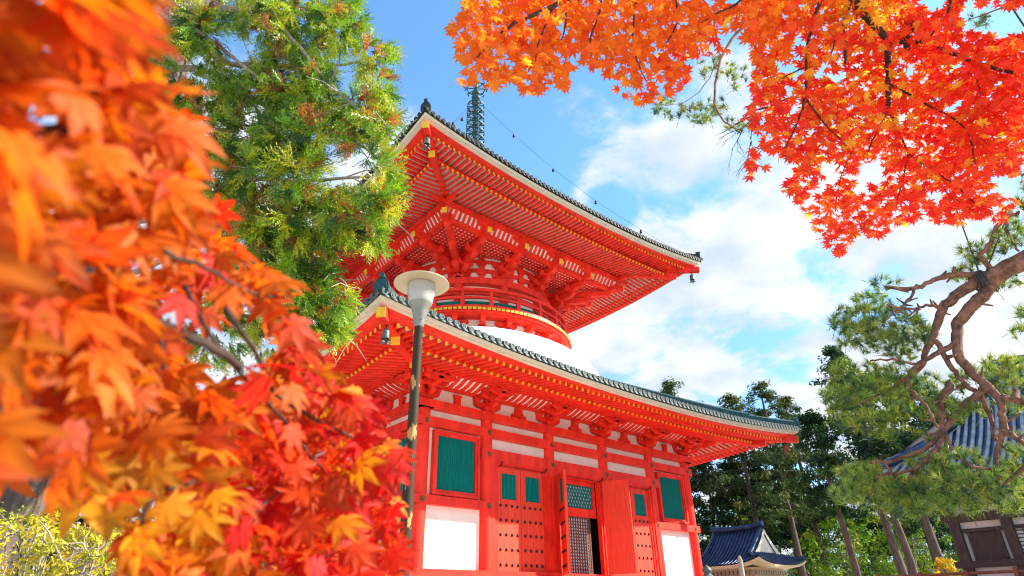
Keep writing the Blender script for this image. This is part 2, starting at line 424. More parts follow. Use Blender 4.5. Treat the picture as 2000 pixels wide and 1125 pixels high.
def leaf(k, hx, ang, flip, hy=-8.18):
    """one door leaf hung at (hx, hy); flip mirrors it (hinge on its right)"""
    S = Matrix.Scale(-1, 4, (1, 0, 0)) if flip else Matrix.Identity(4)
    Mx = side(k) @ Matrix.Translation((hx, hy, 0)) @ Matrix.Rotation(ang if flip else -ang, 4, 'Z') @ S
    mb = MB(Mx); t = .11
    zA, zB = 3.82, 4.79
    mb.box(0, LW - .008, 0, t, LZ0, zA); mb.box(0, LW - .008, 0, t, zB, LZ1)
    for a, b in ((0, .19), (.19 + .76, LW - .008)): mb.box(a, b, 0, t, zA, zB)
    for i in range(1, 6):                                # plank joints on the back and front
        x = i * LW / 6
        mb.box(x - .006, x + .006, t, t + .006, LZ0 + .02, LZ1 - .02)
    mb.box(.19, .95, .075, t, zA, zB)
    for z in (zA - .03, zB): mb.box(.16, .98, -.018, 0, z, z + .03)
    for x in (.16, .95): mb.box(x, x + .03, -.018, 0, zA, zB)
    o = mb.build('door', M['redwood'], PG)
    mb = MB(Mx); mb.box(.19, .95, .03, .06, zA, zB)
    for i in range(11): mb.box(.19 + i * .07 + .01, .19 + i * .07 + .052, .012, .03, zA, zB)
    mb.build('slat_panel', TEAL, o)
    def stud(mb, cx, cz):
        vs = []; fs = []
        for r_, d_ in ((.062, 0), (.055, -.024), (.03, -.048), (.0, -.056)):
            for q in range(10):
                a = 2 * math.pi * q / 10; vs.append((cx + r_ * math.cos(a), d_, cz + r_ * math.sin(a)))
        for j in range(3):
            for q in range(10): fs.append((j * 10 + q, j * 10 + (q + 1) % 10, j * 10 + 10 + (q + 1) % 10, j * 10 + 10 + q))
        mb.add(vs, fs, True)
    mb = MB(Mx)
    for z in (3.58, 3.05, 2.54, 2.02, 1.50):
        for i in range(4):
            if k == 0: m1 = MB(Mx); stud(m1, .15 + i * .285, z); m1.build('nail_stud', M['iron'], o)
            else: stud(mb, .15 + i * .285, z)
    if k: mb.build('nail_studs', M['iron'], o)['kind'] = 'stuff'
    return o


def doorframe(k, xm):
    mb = MB(side(k))
    for s in (-1, 1):                                    # moulded jambs lapping the columns
        mb.box(*sorted((xm + s * 1.72, xm + s * 1.44)), -8.31, -8.0, 1.262, 5.21)
        mb.box(*sorted((xm + s * 1.44, xm + s * 1.30)), -8.265, -8.0, 1.262, 5.208)
        mb.box(*sorted((xm + s * 1.30, xm + s * 1.19)), -8.225, -8.0, 1.262, 5.206)
    mb.box(xm - 1.44, xm + 1.44, -8.308, -8.0, 5.14, 5.21); mb.box(xm - 1.30, xm + 1.30, -8.262, -8.0, 5.09, 5.14); mb.box(xm - 1.19, xm + 1.19, -8.222, -8.0, 5.03, 5.09)
    o = mb.build('door_frame', RED, PG)
    for s in (-1, 1):                                    # iron hooks
        m_ = MB(side(k)); x = xm + s * 1.17
        m_.tube([(x - s * .05, -8.24, 5.03), (x, -8.40, 5.05), (x + s * .02, -8.50, 5.10), (x + s * .02, -8.47, 5.16), (x, -8.42, 5.13)], .026, 6); m_.build('hook', M['iron'], o)
    m_ = MB(side(k)); m_.tube([(xm - 1.12, -8.31, 5.035), (xm - .5, -8.30, 5.05), (xm + 1.12, -8.31, 5.035)], .014, 5); m_.build('iron_rod', M['iron'], o)


for k in range(4):
    for xm in (-3.4, 0, 3.4):
        doorframe(k, xm)
        if xm == 0 and k == 0:
            leaf(k, xm - 1.40, R(125), False, -8.33); leaf(k, xm + 1.22, R(115), True, -8.44)
        else:
            leaf(k, xm - 1.19, 0, False); leaf(k, xm + 1.19, 0, True)
# open middle doorway: transom grille, sliding lattice, dark room behind
mb = MB(T0)
mb.box(-1.19, 1.19, -7.96, -7.86, 4.83, 5.08); mb.box(-1.19, 1.19, -7.96, -7.86, 3.52, 3.86)
for s in (-1, 1): mb.box(*sorted((s * 1.19, s * 1.02)), -7.958, -7.862, 3.86, 4.83)
tr = mb.build('transom', RED, PG)
mb = MB(T0); mb.box(-1.02, 1.02, -7.85, -7.84, 3.86, 4.83); mb.build('paper_backing', M['paper'], tr)
mb = MB(T0)
for i in range(-12, 13):
    for s in (-1, 1):                                    # crossing slanted bars
        x0 = i * .17; x1 = x0 + s * .56; z0, z1 = 3.86, 4.83
        if max(x0, x1) < -1.02 or min(x0, x1) > 1.02: continue
        def cl(x): return max(-1.02, min(1.02, x))
        f0 = (cl(x0) - x0) / (x1 - x0); f1 = (cl(x1) - x0) / (x1 - x0)
        if f1 <= f0: continue
        mb.bar((x0 + f0 * (x1 - x0), -7.90 - s * .012, z0 + f0 * (z1 - z0)), (x0 + f1 * (x1 - x0), -7.90 - s * .012, z0 + f1 * (z1 - z0)), .044, .024, (0, 1, 0))
mb.build('diamond_grille', TEAL, tr)
mb = MB(T0); x0, x1 = -.66, .80
mb.box(x0, x0 + .07, -7.92, -7.86, 1.27, 3.52); mb.box(x1 - .07, x1, -7.92, -7.86, 1.27, 3.52); mb.box(x0, x1, -7.918, -7.862, 1.27, 1.35); mb.box(x0, x1, -7.918, -7.862, 3.44, 3.52)
for i in range(1, 10): x = x0 + i * (x1 - x0) / 10; mb.box(x - .022, x + .022, -7.91, -7.87, 1.35, 3.44)
for i in range(1, 17): z = 1.35 + i * 2.09 / 17; mb.box(x0 + .07, x1 - .07, -7.905, -7.875, z - .02, z + .02)
lt = mb.build('lattice_door', M['lattice'], PG)
mb = MB(T0); mb.box(x0 + .03, x1 - .03, -7.868, -7.863, 1.3, 3.48); mb.build('paper_backing', M['paper'], lt)
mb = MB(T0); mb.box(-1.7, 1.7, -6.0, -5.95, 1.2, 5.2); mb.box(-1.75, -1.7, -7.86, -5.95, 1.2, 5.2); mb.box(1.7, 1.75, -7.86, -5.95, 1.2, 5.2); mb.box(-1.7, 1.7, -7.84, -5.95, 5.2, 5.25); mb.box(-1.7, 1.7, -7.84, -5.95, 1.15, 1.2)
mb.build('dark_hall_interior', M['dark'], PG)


# ------------------------------------------------------------------ brackets of the lower storey
def armpts(L_, h, both=True):
    r_ = [(L_, h), (L_, h * .55), (L_ - .05, h * .33), (L_ - .13, h * .14), (L_ - .25, 0)]
    return r_ + ([(-x, z) for x, z in reversed(r_)] if both else [(0, 0), (0, h)])


def cup(mb, x, y, z0, w_=.28, h=.16):
    mb.frustum(x, y, z0, z0 + h * .45, w_ * .72, w_); mb.box(x - w_ / 2, x + w_ / 2, y - w_ / 2, y + w_ / 2, z0 + h * .45, z0 + h)


def warm(mb, x, y, z, L_, h=.2, w_=.2):                  # arm parallel to the wall
    mb.prism(armpts(L_, h), (x, y + w_ / 2, z), (1, 0, 0), (0, 0, 1), (0, -w_, 0))


def parm(mb, x, y, z, L_, h=.2, w_=.2, dirv=(0, -1, 0)):  # arm reaching out
    d = Vector(dirv).normalized(); sd = d.cross(Vector((0, 0, 1)))
    mb.prism(armpts(L_, h, False), Vector((x, y, z)) - sd * (w_ / 2), d, (0, 0, 1), sd * w_)


def lowbracket(k, x):
    mb = MB(side(k)); y = -8.12
    mb.frustum(x, y, 7.042, 7.16, .36, .52); mb.box(x - .26, x + .26, y - .26, y + .26, 7.16, 7.30)
    warm(mb, x, y, 7.22, .66, .22); parm(mb, x, y, 7.222, .66, .218)
    for dx in (-.54, 0, .54): cup(mb, x + dx, y, 7.44)
    cup(mb, x, y - .54, 7.441)
    warm(mb, x, y - .54, 7.52, .62, .2); parm(mb, x, y, 7.522, 1.12, .198)
    for dx in (-.5, 0, .5): cup(mb, x + dx, y - .54, 7.72, .26, .13)
    cup(mb, x, y - 1.02, 7.721, .26, .13)
    warm(mb, x, y - 1.02, 7.60, .60, .2)
    for dx in (-.48, .48): cup(mb, x + dx, y - 1.02, 7.80, .24, .11)
    return mb.build('bracket', RED, PG)


def cornerbracket(k):
    mb = MB(side(k)); x, y = -8.05, -8.05
    mb.frustum(x, y, 7.042, 7.16, .4, .58); mb.box(x - .29, x + .29, y - .29, y + .29, 7.16, 7.30)
    for dv, far in (((0, -1, 0), 1.14), ((-1, 0, 0), 1.14), ((-1, -1, 0), 1.62)):
        n_ = Vector(dv).normalized()
        parm(mb, x, y, 7.22, .66 * (1.4 if dv[0] * dv[1] else 1), .22, .2, dv)
        parm(mb, x, y, 7.524, far, .2, .2, dv)
        q = Vector((x, y, 0)) + n_ * .56 * (1.4 if dv[0] * dv[1] else 1); cup(mb, q.x, q.y, 7.44)
        q = Vector((x, y, 0)) + n_ * (far - .1); cup(mb, q.x, q.y, 7.722, .26, .13)
    mb.prism(armpts(.64, .22, False), (x, y + .1, 7.221), (1, 0, 0), (0, 0, 1), (0, -.2, 0)); mb.prism(armpts(.64, .22, False), (x + .1, y, 7.221), (0, 1, 0), (0, 0, 1), (-.2, 0, 0))
    cup(mb, x + .54, y, 7.44); cup(mb, x, y + .54, 7.44)
    for (cx, cy) in ((x, y - .56), (x, y - 1.04)):
        warm(mb, cx, cy, 7.53 if cy > -9 else 7.6, .66, .2)
        for dx in (-.54, .54): cup(mb, cx + dx, cy, 7.73 if cy > -9 else 7.8, .26, .12)
    for cx in (x - .56, x - 1.04):
        mb.prism(armpts(.66, .2), (cx - .1, y, 7.531 if cx > -9 else 7.601), (0, 1, 0), (0, 0, 1), (.2, 0, 0))
        for dy in (-.54, .54): cup(mb, cx, y + dy, 7.731 if cx > -9 else 7.801, .26, .12)
    # nose beams ending in yellow squares under the hip
    d = Vector((-1, -1, 0)).normalized()
    mb.bar(Vector((x, y, 7.9)), Vector((x, y, 7.78)) + d * 2.0, .24, .26)
    mb.m = 1; mb.bar(Vector((x, y, 7.78)) + d * 1.94, Vector((x, y, 7.777)) + d * 2.012, .246, .266); mb.m = 0
    return mb.build('bracket', [RED, YEL], PG)


for k in range(4):
    cornerbracket(k)
    for x in XS[1:5]: lowbracket(k, x)
    for x in (-6.575, 6.575):                            # plain struts with a block
        mb = MB(side(k)); mb.prism([(-.13, 7.042), (.13, 7.042), (.13, 7.38), (.17, 7.44), (.2, 7.52), (-.2, 7.52), (-.17, 7.44), (-.13, 7.38)], (x, -8.04, 0), (1, 0, 0), (0, 0, 1), (0, -.17, 0))
        mb.build('strut', RED, PG)
    for x in (-3.4, 0, 3.4):                             # frog leg struts
        mb = MB(side(k))
        half = [(.0, 7.45), (.2, 7.45), (.21, 7.36), (.30, 7.27), (.36, 7.30), (.39, 7.24), (.34, 7.17), (.46, 7.12), (.66, 7.10), (.70, 7.042), (.30, 7.042), (.16, 7.10), (.0, 7.20)]
        mb.prism(half, (x, -8.04, 0), (1, 0, 0), (0, 0, 1), (0, -.15, 0)); mb.prism([(-a, b) for a, b in half][::-1], (x, -8.04, 0), (1, 0, 0), (0, 0, 1), (0, -.15, 0))
        cup(mb, x, -8.12, 7.45, .34, .17)
        mb.build('frog_leg_strut', RED, PG)
    mb = MB(side(k)); mb.box(-8.6, 8.6, -8.22, -8.02, 7.62, 7.80); mb.build('through_beam', RED, PG)
    e_ = 9.62 if k % 2 == 0 else 9.6
    mb = MB(side(k)); mb.box(-e_, e_, -9.26, -9.06, 7.905, 8.12); mb.build('purlin', RED, PG)
    # coved ceiling: white curve with red ribs
    cv = [(8.22, 7.74), (8.42, 7.775), (8.62, 7.83), (8.82, 7.91), (8.98, 8.0), (9.08, 8.1)]
    mb = MB(side(k)); pts = []
    for t in range(2):
        for e, z in cv: pts.append(((-e if t == 0 else e) * .99, -e, z))
    n_ = len(cv); mb.add(pts, [(i, i + 1, n_ + i + 1, n_ + i) for i in range(n_ - 1)], True)
    co = mb.build('cove', WHITE, PG)
    mb = MB(side(k))
    for i in range(56):
        x = -8.25 + i * .30
        p_ = [(e, z + .0) for e, z in cv] + [(e - .02, z - .055) for e, z in reversed(cv)]
        mb.prism(p_, (x - .075, 0, 0), (0, -1, 0), (0, 0, 1), (.15, 0, 0))
    mb.build('cove_ribs', RED, co)

# ------------------------------------------------------------------ roofs
def lift(u, c): return c * min(1.15, abs(u)) ** 2.2


class Roof: pass


LO = Roof(); LO.E = 12.6; LO.c = .72; LO.pitch = .30; LO.tp = .29
LO.base_in = (9.15, 7.875); LO.base_out = (10.9, 7.45); LO.fly_in = (10.5, 7.62); LO.fly_out = (11.95, 7.38)
LO.kb = .45; LO.kf = .68; LO.cream = [(12.3, 7.40), (12.5, 7.425), (12.55, 7.53)]; LO.tz = 7.66; LO.te = 12.66; LO.top = 5.0
LO.prof = [(12.6, 7.66), (10.75, 8.45), (9.7, 8.98), (7.8, 10.02), (6.0, 10.95), (5.0, 11.45)]
UP = Roof(); UP.E = 10.1; UP.c = .76; UP.pitch = .285; UP.tp = .27
UP.base_in = (6.4, 18.12); UP.base_out = (8.6, 17.78); UP.fly_in = (8.2, 18.02); UP.fly_out = (9.5, 17.95)
UP.kb = .5; UP.kf = .75; UP.cream = [(9.82, 17.96), (10.02, 18.0), (10.07, 18.13)]; UP.tz = 18.27; UP.te = 10.18; UP.top = .8
UP.prof = [(10.1, 18.27), (9.0, 18.85), (7.5, 19.65), (6.0, 20.55), (4.0, 22.0), (2.0, 23.7), (.8, 24.9)]


def prof(rf, e):
    p = rf.prof
    for (e0, z0), (e1, z1) in zip(p, p[1:]):
        if e >= e1: return z0 + (z1 - z0) * (e0 - e) / (e0 - e1)
    return p[-1][1]


def surfz(rf, x, e):
    f = max(0, (e - rf.E * .3) / (rf.E * .7)) ** 2
    return prof(rf, e) + lift(x / max(e, .1), rf.c) * f


def rafter(mb, rf, x, kind):
    u = x / rf.E
    if kind == 'fly':
        e0 = max(rf.fly_in[0], abs(x) + .12); e1 = rf.fly_out[0]
        if e0 > e1 - .15: return False
        sl = (rf.fly_out[1] - rf.fly_in[1]) / (rf.fly_out[0] - rf.fly_in[0]); lf = lift(u, rf.c * rf.kf); lf0 = lift(u, rf.c * rf.kf) * .85
        def P(e): return (x, -e, rf.fly_out[1] + sl * (e - e1) + lf0 + (lf - lf0) * (e - rf.fly_in[0]) / (e1 - rf.fly_in[0]))
        mb.m = 0; mb.bar(P(e0), P(e1), .112, .125); mb.m = 1; mb.bar(P(e1 - .012), P(e1 + .005), .104, .129); mb.m = 0
    else:
        e0 = max(rf.base_in[0] - .25, abs(x) + .12); e1 = rf.base_out[0]
        if e0 > e1 - .15: return False
        sl = (rf.base_out[1] - rf.base_in[1]) / (rf.base_out[0] - rf.base_in[0]); lf = lift(u, rf.c * rf.kb); b0 = rf.base_in[0]
        def P(e): return (x, -e, rf.base_out[1] + sl * (e - e1) + lf * (.35 + .65 * (e - b0) / (e1 - b0)))
        mb.m = 0; mb.tube([P(e0), P(e1)], .060, 10); mb.m = 1; mb.tube([P(e1 - .02), P(e1 + .005)], .064, 12); mb.m = 0
    return True


def eavebar(mb, rf, pr, n=48):
    """closed profile [(e, z, liftfactor)] swept along one eave and mitred at the hips"""
    vs = []; fs = []; k = len(pr)
    for i in range(n + 1):
        t = -1 + 2 * i / n
        for e, z, kf in pr: vs.append((t * e, -e, z + lift(t * e / rf.E, rf.c * kf)))
    for i in range(n):
        for j in range(k): fs.append((i * k + j, i * k + (j + 1) % k, (i + 1) * k + (j + 1) % k, (i + 1) * k + j))
    mb.add(vs, fs)


def sheet(mb, rf, lv, n=48):
    vs = []; fs = []; k = len(lv)
    for i in range(n + 1):
        t = -1 + 2 * i / n
        for e, z, kf in lv: vs.append((t * e, -e, z + lift(t * e / rf.E, rf.c * kf)))
    for i in range(n):
        for j in range(k - 1): fs.append((i * k + j, i * k + j + 1, (i + 1) * k + j + 1, (i + 1) * k + j))
    mb.add(vs, fs, True)


def rafters(rf, single):
    """every rafter of one roof: the nearest ones each a part of its own"""
    allr = []
    for k in range(4):
        nn = int(rf.E / rf.pitch)
        for i in range(-nn, nn):
            x = (i + .5) * rf.pitch
            for kind, e in (('fly', rf.fly_out[0]), ('base', rf.base_out[0])):
                p = side(k) @ Vector((x, -e, 8)); d = math.hypot(p.x + XC, p.y + YC)
                allr.append((d, k, x, kind))
    allr.sort()
    done = 0; rest = MB()
    for d, k, x, kind in allr:
        if done < single:
            mb = MB(side(k))
            if rafter(mb, rf, x, kind): mb.build('rafter', [RED, YEL], PG); done += 1
        else:
            rest.M = side(k); rafter(rest, rf, x, kind)
    o = rest.build('rafter_rows', [RED, YEL], PG); o['kind'] = 'stuff'


def make_roof(rf, tilemat, single):
    rafters(rf, single)
    bi, bo, fi, fo, cr_ = rf.base_in, rf.base_out, rf.fly_in, rf.fly_out, rf.cream
    for k in range(4):
        mb = MB(side(k)); h = .075
        sheet(mb, rf, [(bi[0] - .3, bi[1] + h + .08, rf.kb * .3), (bi[0], bi[1] + h, rf.kb * .35), (bo[0] - .10, bo[1] + h + .005, rf.kb)])
        sheet(mb, rf, [(fi[0], fi[1] + h, rf.kf * .85), (fo[0], fo[1] + h, rf.kf)])
        mb.build('eave_soffit', M['soffit'], PG)
        mb = MB(side(k)); z = bo[1] + .062
        eavebar(mb, rf, [(bo[0] - .14, z, rf.kb), (bo[0] - .03, z - .008, rf.kb), (bo[0] - .03, z + .10, rf.kb), (bo[0] - .14, z + .10, rf.kb)])
        z = fo[1] + .069; e = fo[0]; c0 = cr_[0]
        eavebar(mb, rf, [(e - .1, z, rf.kf), (e - .02, z, rf.kf), (c0[0], c0[1] - .03, 1), (c0[0] + .03, c0[1] + .09, 1), (e - .1, z + .2, rf.kf)])
        mb.build('eave_fascia', RED, PG)
        mb = MB(side(k))
        t_ = .13 if rf is LO else .13
        eavebar(mb, rf, [(c0[0] - .04, c0[1] - .005, 1), (cr_[1][0] - .07, cr_[1][1], 1.0), (cr_[1][0] - .07, cr_[1][1] + .03, 1.02), (cr_[1][0], cr_[1][1] + .03, 1.02), (cr_[2][0], cr_[2][1], 1.06), (c0[0] - .04, cr_[2][1] + .01, 1.06)])
        mb.build('eave_board', CREAM, PG)
        # tiles
        mb = MB(side(k)); n = int(rf.te / rf.tp); tz = rf.tz; r_ = .088
        lv = [(rf.te - .08, cr_[2][1] + .005), (rf.te - .06, rf.tz - .02)]
        vs = []; fs = []; cols = 56; es = [rf.te - .06 - j * (rf.te - .06 - rf.top) / 9 for j in range(10)]
        for i in range(cols + 1):
            t = -1 + 2 * i / cols
            vs.append((t * (rf.te - .07), -(rf.te - .07), cr_[2][1] + .004 + lift(t, rf.c * 1.06)))
            for e in es: vs.append((t * e, -e, surfz(rf, t * e, min(e, rf.E)) - .01))
        q = 11
        for i in range(cols):
            for j in range(q - 1): fs.append((i * q + j, i * q + j + 1, (i + 1) * q + j + 1, (i + 1) * q + j))
        mb.add(vs, fs, True)
        for i in range(-n, n + 1):
            x = i * rf.tp; e0 = rf.te; e1 = max(abs(x) + .05, rf.top)
            if e1 > e0 - .1: continue
            m_ = max(2, int((e0 - e1) / 1.2) + 1)
            P = [(x, -(e0 + (e1 - e0) * j / m_), surfz(rf, x, min(rf.E, e0 + (e1 - e0) * j / m_)) + (.03 if j else .015)) for j in range(m_ + 1)]
            mb.tube(P, [r_] + [r_ * .92] * m_, 10, True)
            p = Vector(P[0])                             # round end: rim, sunk field, boss
            for ra, rb, y in ((r_ * 1.12, r_ * 1.12, .03), ):
                mb.tube([p + Vector((0, .05, 0)), p + Vector((0, -.018, 0))], r_ * 1.1, 14, False)
            vs = []; prf = [(1.1, -.018), (.82, -.018), (.76, .0), (.5, .0), (.44, -.016), (.30, -.016), (.26, -.004), (0, -.004)]
            for rr_, y in prf:
                for g_ in range(14): a = 2 * math.pi * g_ / 14; vs.append((p.x + r_ * rr_ * math.cos(a), p.y + y, p.z + r_ * rr_ * math.sin(a)))
            mb.add(vs, [(j * 14 + g_, j * 14 + (g_ + 1) % 14, j * 14 + 14 + (g_ + 1) % 14, j * 14 + 14 + g_) for j in range(len(prf) - 1) for g_ in range(14)], False)
            # curved eave tile hanging between two round ends
            x2 = x + rf.tp; 
            if abs(x2) < rf.te - .1:
                pa = []; 
                for j in range(7):
                    f = j / 6; xx = x + (x2 - x) * f; zz = surfz(rf, xx, rf.E) - .005 - .05 * math.sin(math.pi * f)
                    pa.append((xx, zz))
                low = [(a, b - .062) for a, b in reversed(pa)]
                mb.prism(pa + low, (0, -(rf.te - .02), 0), (1, 0, 0), (0, 0, 1), (0, .06, 0))
        mb.build('tile_roof', tilemat, PG)
    for k in range(4):
        # hip rafters with yellow ends
        dg = Vector((-1, -1, 0))
        mb = MB(side(k))
        def hp(e, z): return Vector((-e, -e, z))
        if rf is LO: seg = [((7.9, 8.28), (11.2, 7.66), .30, .34), ((10.3, 7.98), (12.42, 7.80), .27, .31)]
        else: seg = [((6.2, 18.38), (8.92, 18.0), .28, .34), ((8.1, 18.42), (9.95, 18.36), .27, .32)]
        for (a, za), (b, zb), w_, h in seg:
            mb.m = 0; mb.bar(hp(a, za), hp(b, zb), w_, h); d = (hp(b, zb) - hp(a, za)).normalized()
            mb.m = 1; mb.bar(hp(b, zb) - d * .012, hp(b, zb) + d * .008, w_ + .004, h + .004)
        mb.build('hip_rafter', [RED, YEL], PG)
        # hip ridge on the tiles, in two stages
        mb = MB(side(k)); r1 = rf.E * .853
        def ridge(ea, eb, h0, w_):
            n = 8; vs = []; fs = []; pr = [(-w_ / 2, -.1), (-w_ / 2, h0 * .7), (-w_ * .3, h0 * .95), (0, h0), (w_ * .3, h0 * .95), (w_ / 2, h0 * .7), (w_ / 2, -.1)]
            sd = Vector((1, -1, 0)).normalized()
            for i in range(n + 1):
                e = ea + (eb - ea) * i / n; c = Vector((-e, -e, surfz(rf, e, min(e, rf.E)) + (.10 * max(0, (i / n - .6)) if True else 0)))
                for a, b in pr: vs.append(c + sd * a + Vector((0, 0, b)))
            k_ = len(pr)
            for i in range(n):
                for j in range(k_ - 1): fs.append((i * k_ + j, i * k_ + j + 1, (i + 1) * k_ + j + 1, (i + 1) * k_ + j))
            fs.append(tuple(range(k_))[::-1]); fs.append(tuple(range(n * k_, n * k_ + k_)))
            mb.add(vs, fs)
            sd2 = Vector((-1, -1, 0)).normalized()
        ridge(rf.top, r1, .40, .40); ridge(r1 + .02, rf.E - .02, .36, .34)
        ro = mb.build('hip_ridge', M['copper'] if rf is LO else M['tiledark'], PG)
        for e, s in ((rf.E - .10, 1.0), (r1 - .02, .95)):       # ridge-end ornament with a round tile above
            mb = MB(side(k)); z = surfz(rf, e, min(e, rf.E)) + .06
            d = Vector((-1, -1, 0)).normalized(); sd = Vector((1, -1, 0)).normalized(); c = Vector((-e, -e, z))
            arch = [(-.26, -.08), (.26, -.08), (.27, .12), (.24, .30), (.17, .42), (.08, .49), (-.08, .49), (-.17, .42), (-.24, .30), (-.27, .12)]
            mb.prism([(a * s * .85, b * s * .85) for a, b in arch], c, sd, (0, 0, 1), d * .09)
            mb.prism([(a * s * .62, b * s * .62 + .06) for a, b in arch], c + d * .09, sd, (0, 0, 1), d * .03)
            mb.tube([c + Vector((0, 0, .43 * s)) - d * .08, c + Vector((0, 0, .45 * s)) + d * .17], .085 * s, 12)
            mb.tube([c + Vector((0, 0, .02)) - d * .1, c + Vector((0, 0, -.01)) + d * .26], .10 * s, 14)
            mb.build('ridge_end_tile', M['copper'] if rf is LO else M['tiledark'], ro)


make_roof(LO, M['tile'], 100)
make_roof(UP, M['tiledark'], 0)

# ------------------------------------------------------------------ dome, balcony, drum
mb = MB(T0); prf_ = []
for i in range(21):
    t = R(-6 + 58 * i / 20); prf_.append((7.62 * math.cos(t), 10.72 + 2.98 * math.sin(t)))
prf_ += [(4.5, 13.08)]
mb.lathe(prf_, 96); mb.build('dome', M['dome'], PG)
A24 = [R(15 * i - 90 + 7.5 * 0) for i in range(24)]
mb = MB(T0); mb.lathe([(4.95, 12.7), (4.95, 13.6)], 72); mb.lathe([(4.6, 13.6), (4.6, 17.95)], 72); mb.build('round_wall', WHITE, PG)
mb = MB(T0); mb.arc(4.95, 5.66, 13.40, 13.462, 0, 2 * math.pi, 96); mb.arc(4.95, 5.88, 13.464, 13.55, 0, 2 * math.pi, 96); mb.arc(4.55, 5.98, 13.672, 13.74, 0, 2 * math.pi, 96)
fl = mb.build('balcony_floor', RED, PG)
mb = MB(T0)
for i in range(150):
    a = 2 * math.pi * i / 150; c, s = math.cos(a), math.sin(a); d = Vector((c, s, 0))
    mb.m = 0; mb.bar(d * 5.2 + Vector((0, 0, 13.61)), d * 5.985 + Vector((0, 0, 13.61)), .19, .115)
    mb.m = 1; mb.bar(d * 5.96 + Vector((0, 0, 13.61)), d * 5.99 + Vector((0, 0, 13.61)), .194, .119)
mb.build('joist_ends', [RED, YEL], fl)
for i in range(24):                                      # brackets below the balcony, two kinds in turn
    a = A24[i]; mb = MB(T0 @ Matrix.Rotation(a + math.pi / 2, 4, 'Z')); y = -5.0
    if i % 2 == 1:
        mb.prism([(-.62, .30), (-.62, .2), (-.5, .12), (-.36, .08), (-.24, 0), (.24, 0), (.36, .08), (.5, .12), (.62, .2), (.62, .30)], (0, y + .12, 12.99), (1, 0, 0), (0, 0, 1), (0, -.26, 0))
    else: mb.box(-.22, .22, y - .1, y + .12, 12.90, 13.1)
    mb.prism([(0, 0), (.3, .0), (.45, .06), (.56, .16), (.58, .36), (0, .36)], (-.13, y - .02, 13.0), (0, -1, 0), (0, 0, 1), (.24, 0, 0))
    cup(mb, 0, y - .46, 13.28, .28, .12)
    mb.build('balcony_bracket', RED, PG)
mb = MB(T0)
for r0, r1, z0, z1 in ((5.62, 5.82, 13.742, 13.88), (5.65, 5.77, 14.26, 14.38), (5.62, 5.80, 14.70, 14.86)): mb.arc(r0, r1, z0, z1, 0, 2 * math.pi, 96)
for i in range(24):
    a = R(15 * i + 4); d = Vector((math.cos(a), math.sin(a), 0)); mb.bar(d * 5.71 + Vector((0, 0, 13.86)), d * 5.71 + Vector((0, 0, 14.27)), .21, .14, d); mb.bar(d * 5.71 + Vector((0, 0, 14.37)), d * 5.71 + Vector((0, 0, 14.72)), .13, .12, d)
rl = mb.build('balcony_railing', RED, PG)
mb = MB(T0); mb.arc(5.40, 5.46, 13.90, 14.04, 0, 2 * math.pi, 96); mb.arc(5.40, 5.46, 14.09, 14.24, 0, 2 * math.pi, 96)
for i in range(48):
    a = R(7.5 * i); mb.arc(5.38, 5.44, 13.742, 14.24, a, a + R(4.6), 3)
mb.build('green_board', TEAL, PG)
# upper columns and ring beams
C12 = [R(30 * i + 15) for i in range(12)]
mb = MB(T0); mb.lathe([(.24, 13.74), (.24, 15.56)], 18); uc = mb.build('column', RED, PG, (4.78 * math.cos(C12[0]), 4.78 * math.sin(C12[0]), 0))
for a in C12[1:]: copy_of(uc, PG, loc=(4.78 * math.cos(a), 4.78 * math.sin(a), 0))
for r0, r1, z0, z1 in ((4.55, 5.02, 15.56, 15.93), (4.55, 4.78, 15.02, 15.22), (4.55, 4.72, 14.2, 14.4)):
    mb = MB(T0); mb.arc(r0, r1, z0, z1, 0, 2 * math.pi, 96); mb.build('ring_beam', RED, PG)
mb = MB(T0)
for z0, z1 in ((16.42, 16.62), (17.02, 17.18)): mb.arc(4.55, 4.74, z0, z1, 0, 2 * math.pi, 96)
for i in range(12):
    a = R(30 * i); mb.arc(4.55, 4.70, 15.93, 17.5, a - .034, a + .034, 2); mb.arc(4.55, 4.76, 16.27, 16.42, a - .05, a + .05, 2); mb.arc(4.55, 4.76, 16.87, 17.02, a - .05, a + .05, 2)
    c_ = C12[i]
    for zb in (15.93, 16.62):                            # arms lying on the wall, stepped out in a curve
        for w_, z0, z1 in ((.07, 0, .12), (.105, .12, .22), (.13, .22, .36)): mb.arc(4.55, 4.80, zb + z0, zb + z1 if z1 < .36 else zb + .36, c_ - w_, c_ + w_, 4)
        for q in (-.11, 0, .11): mb.arc(4.55, 4.82, zb + .36, zb + .50, c_ + q - .03, c_ + q + .03, 2)
mb.build('wall_ties', RED, PG)


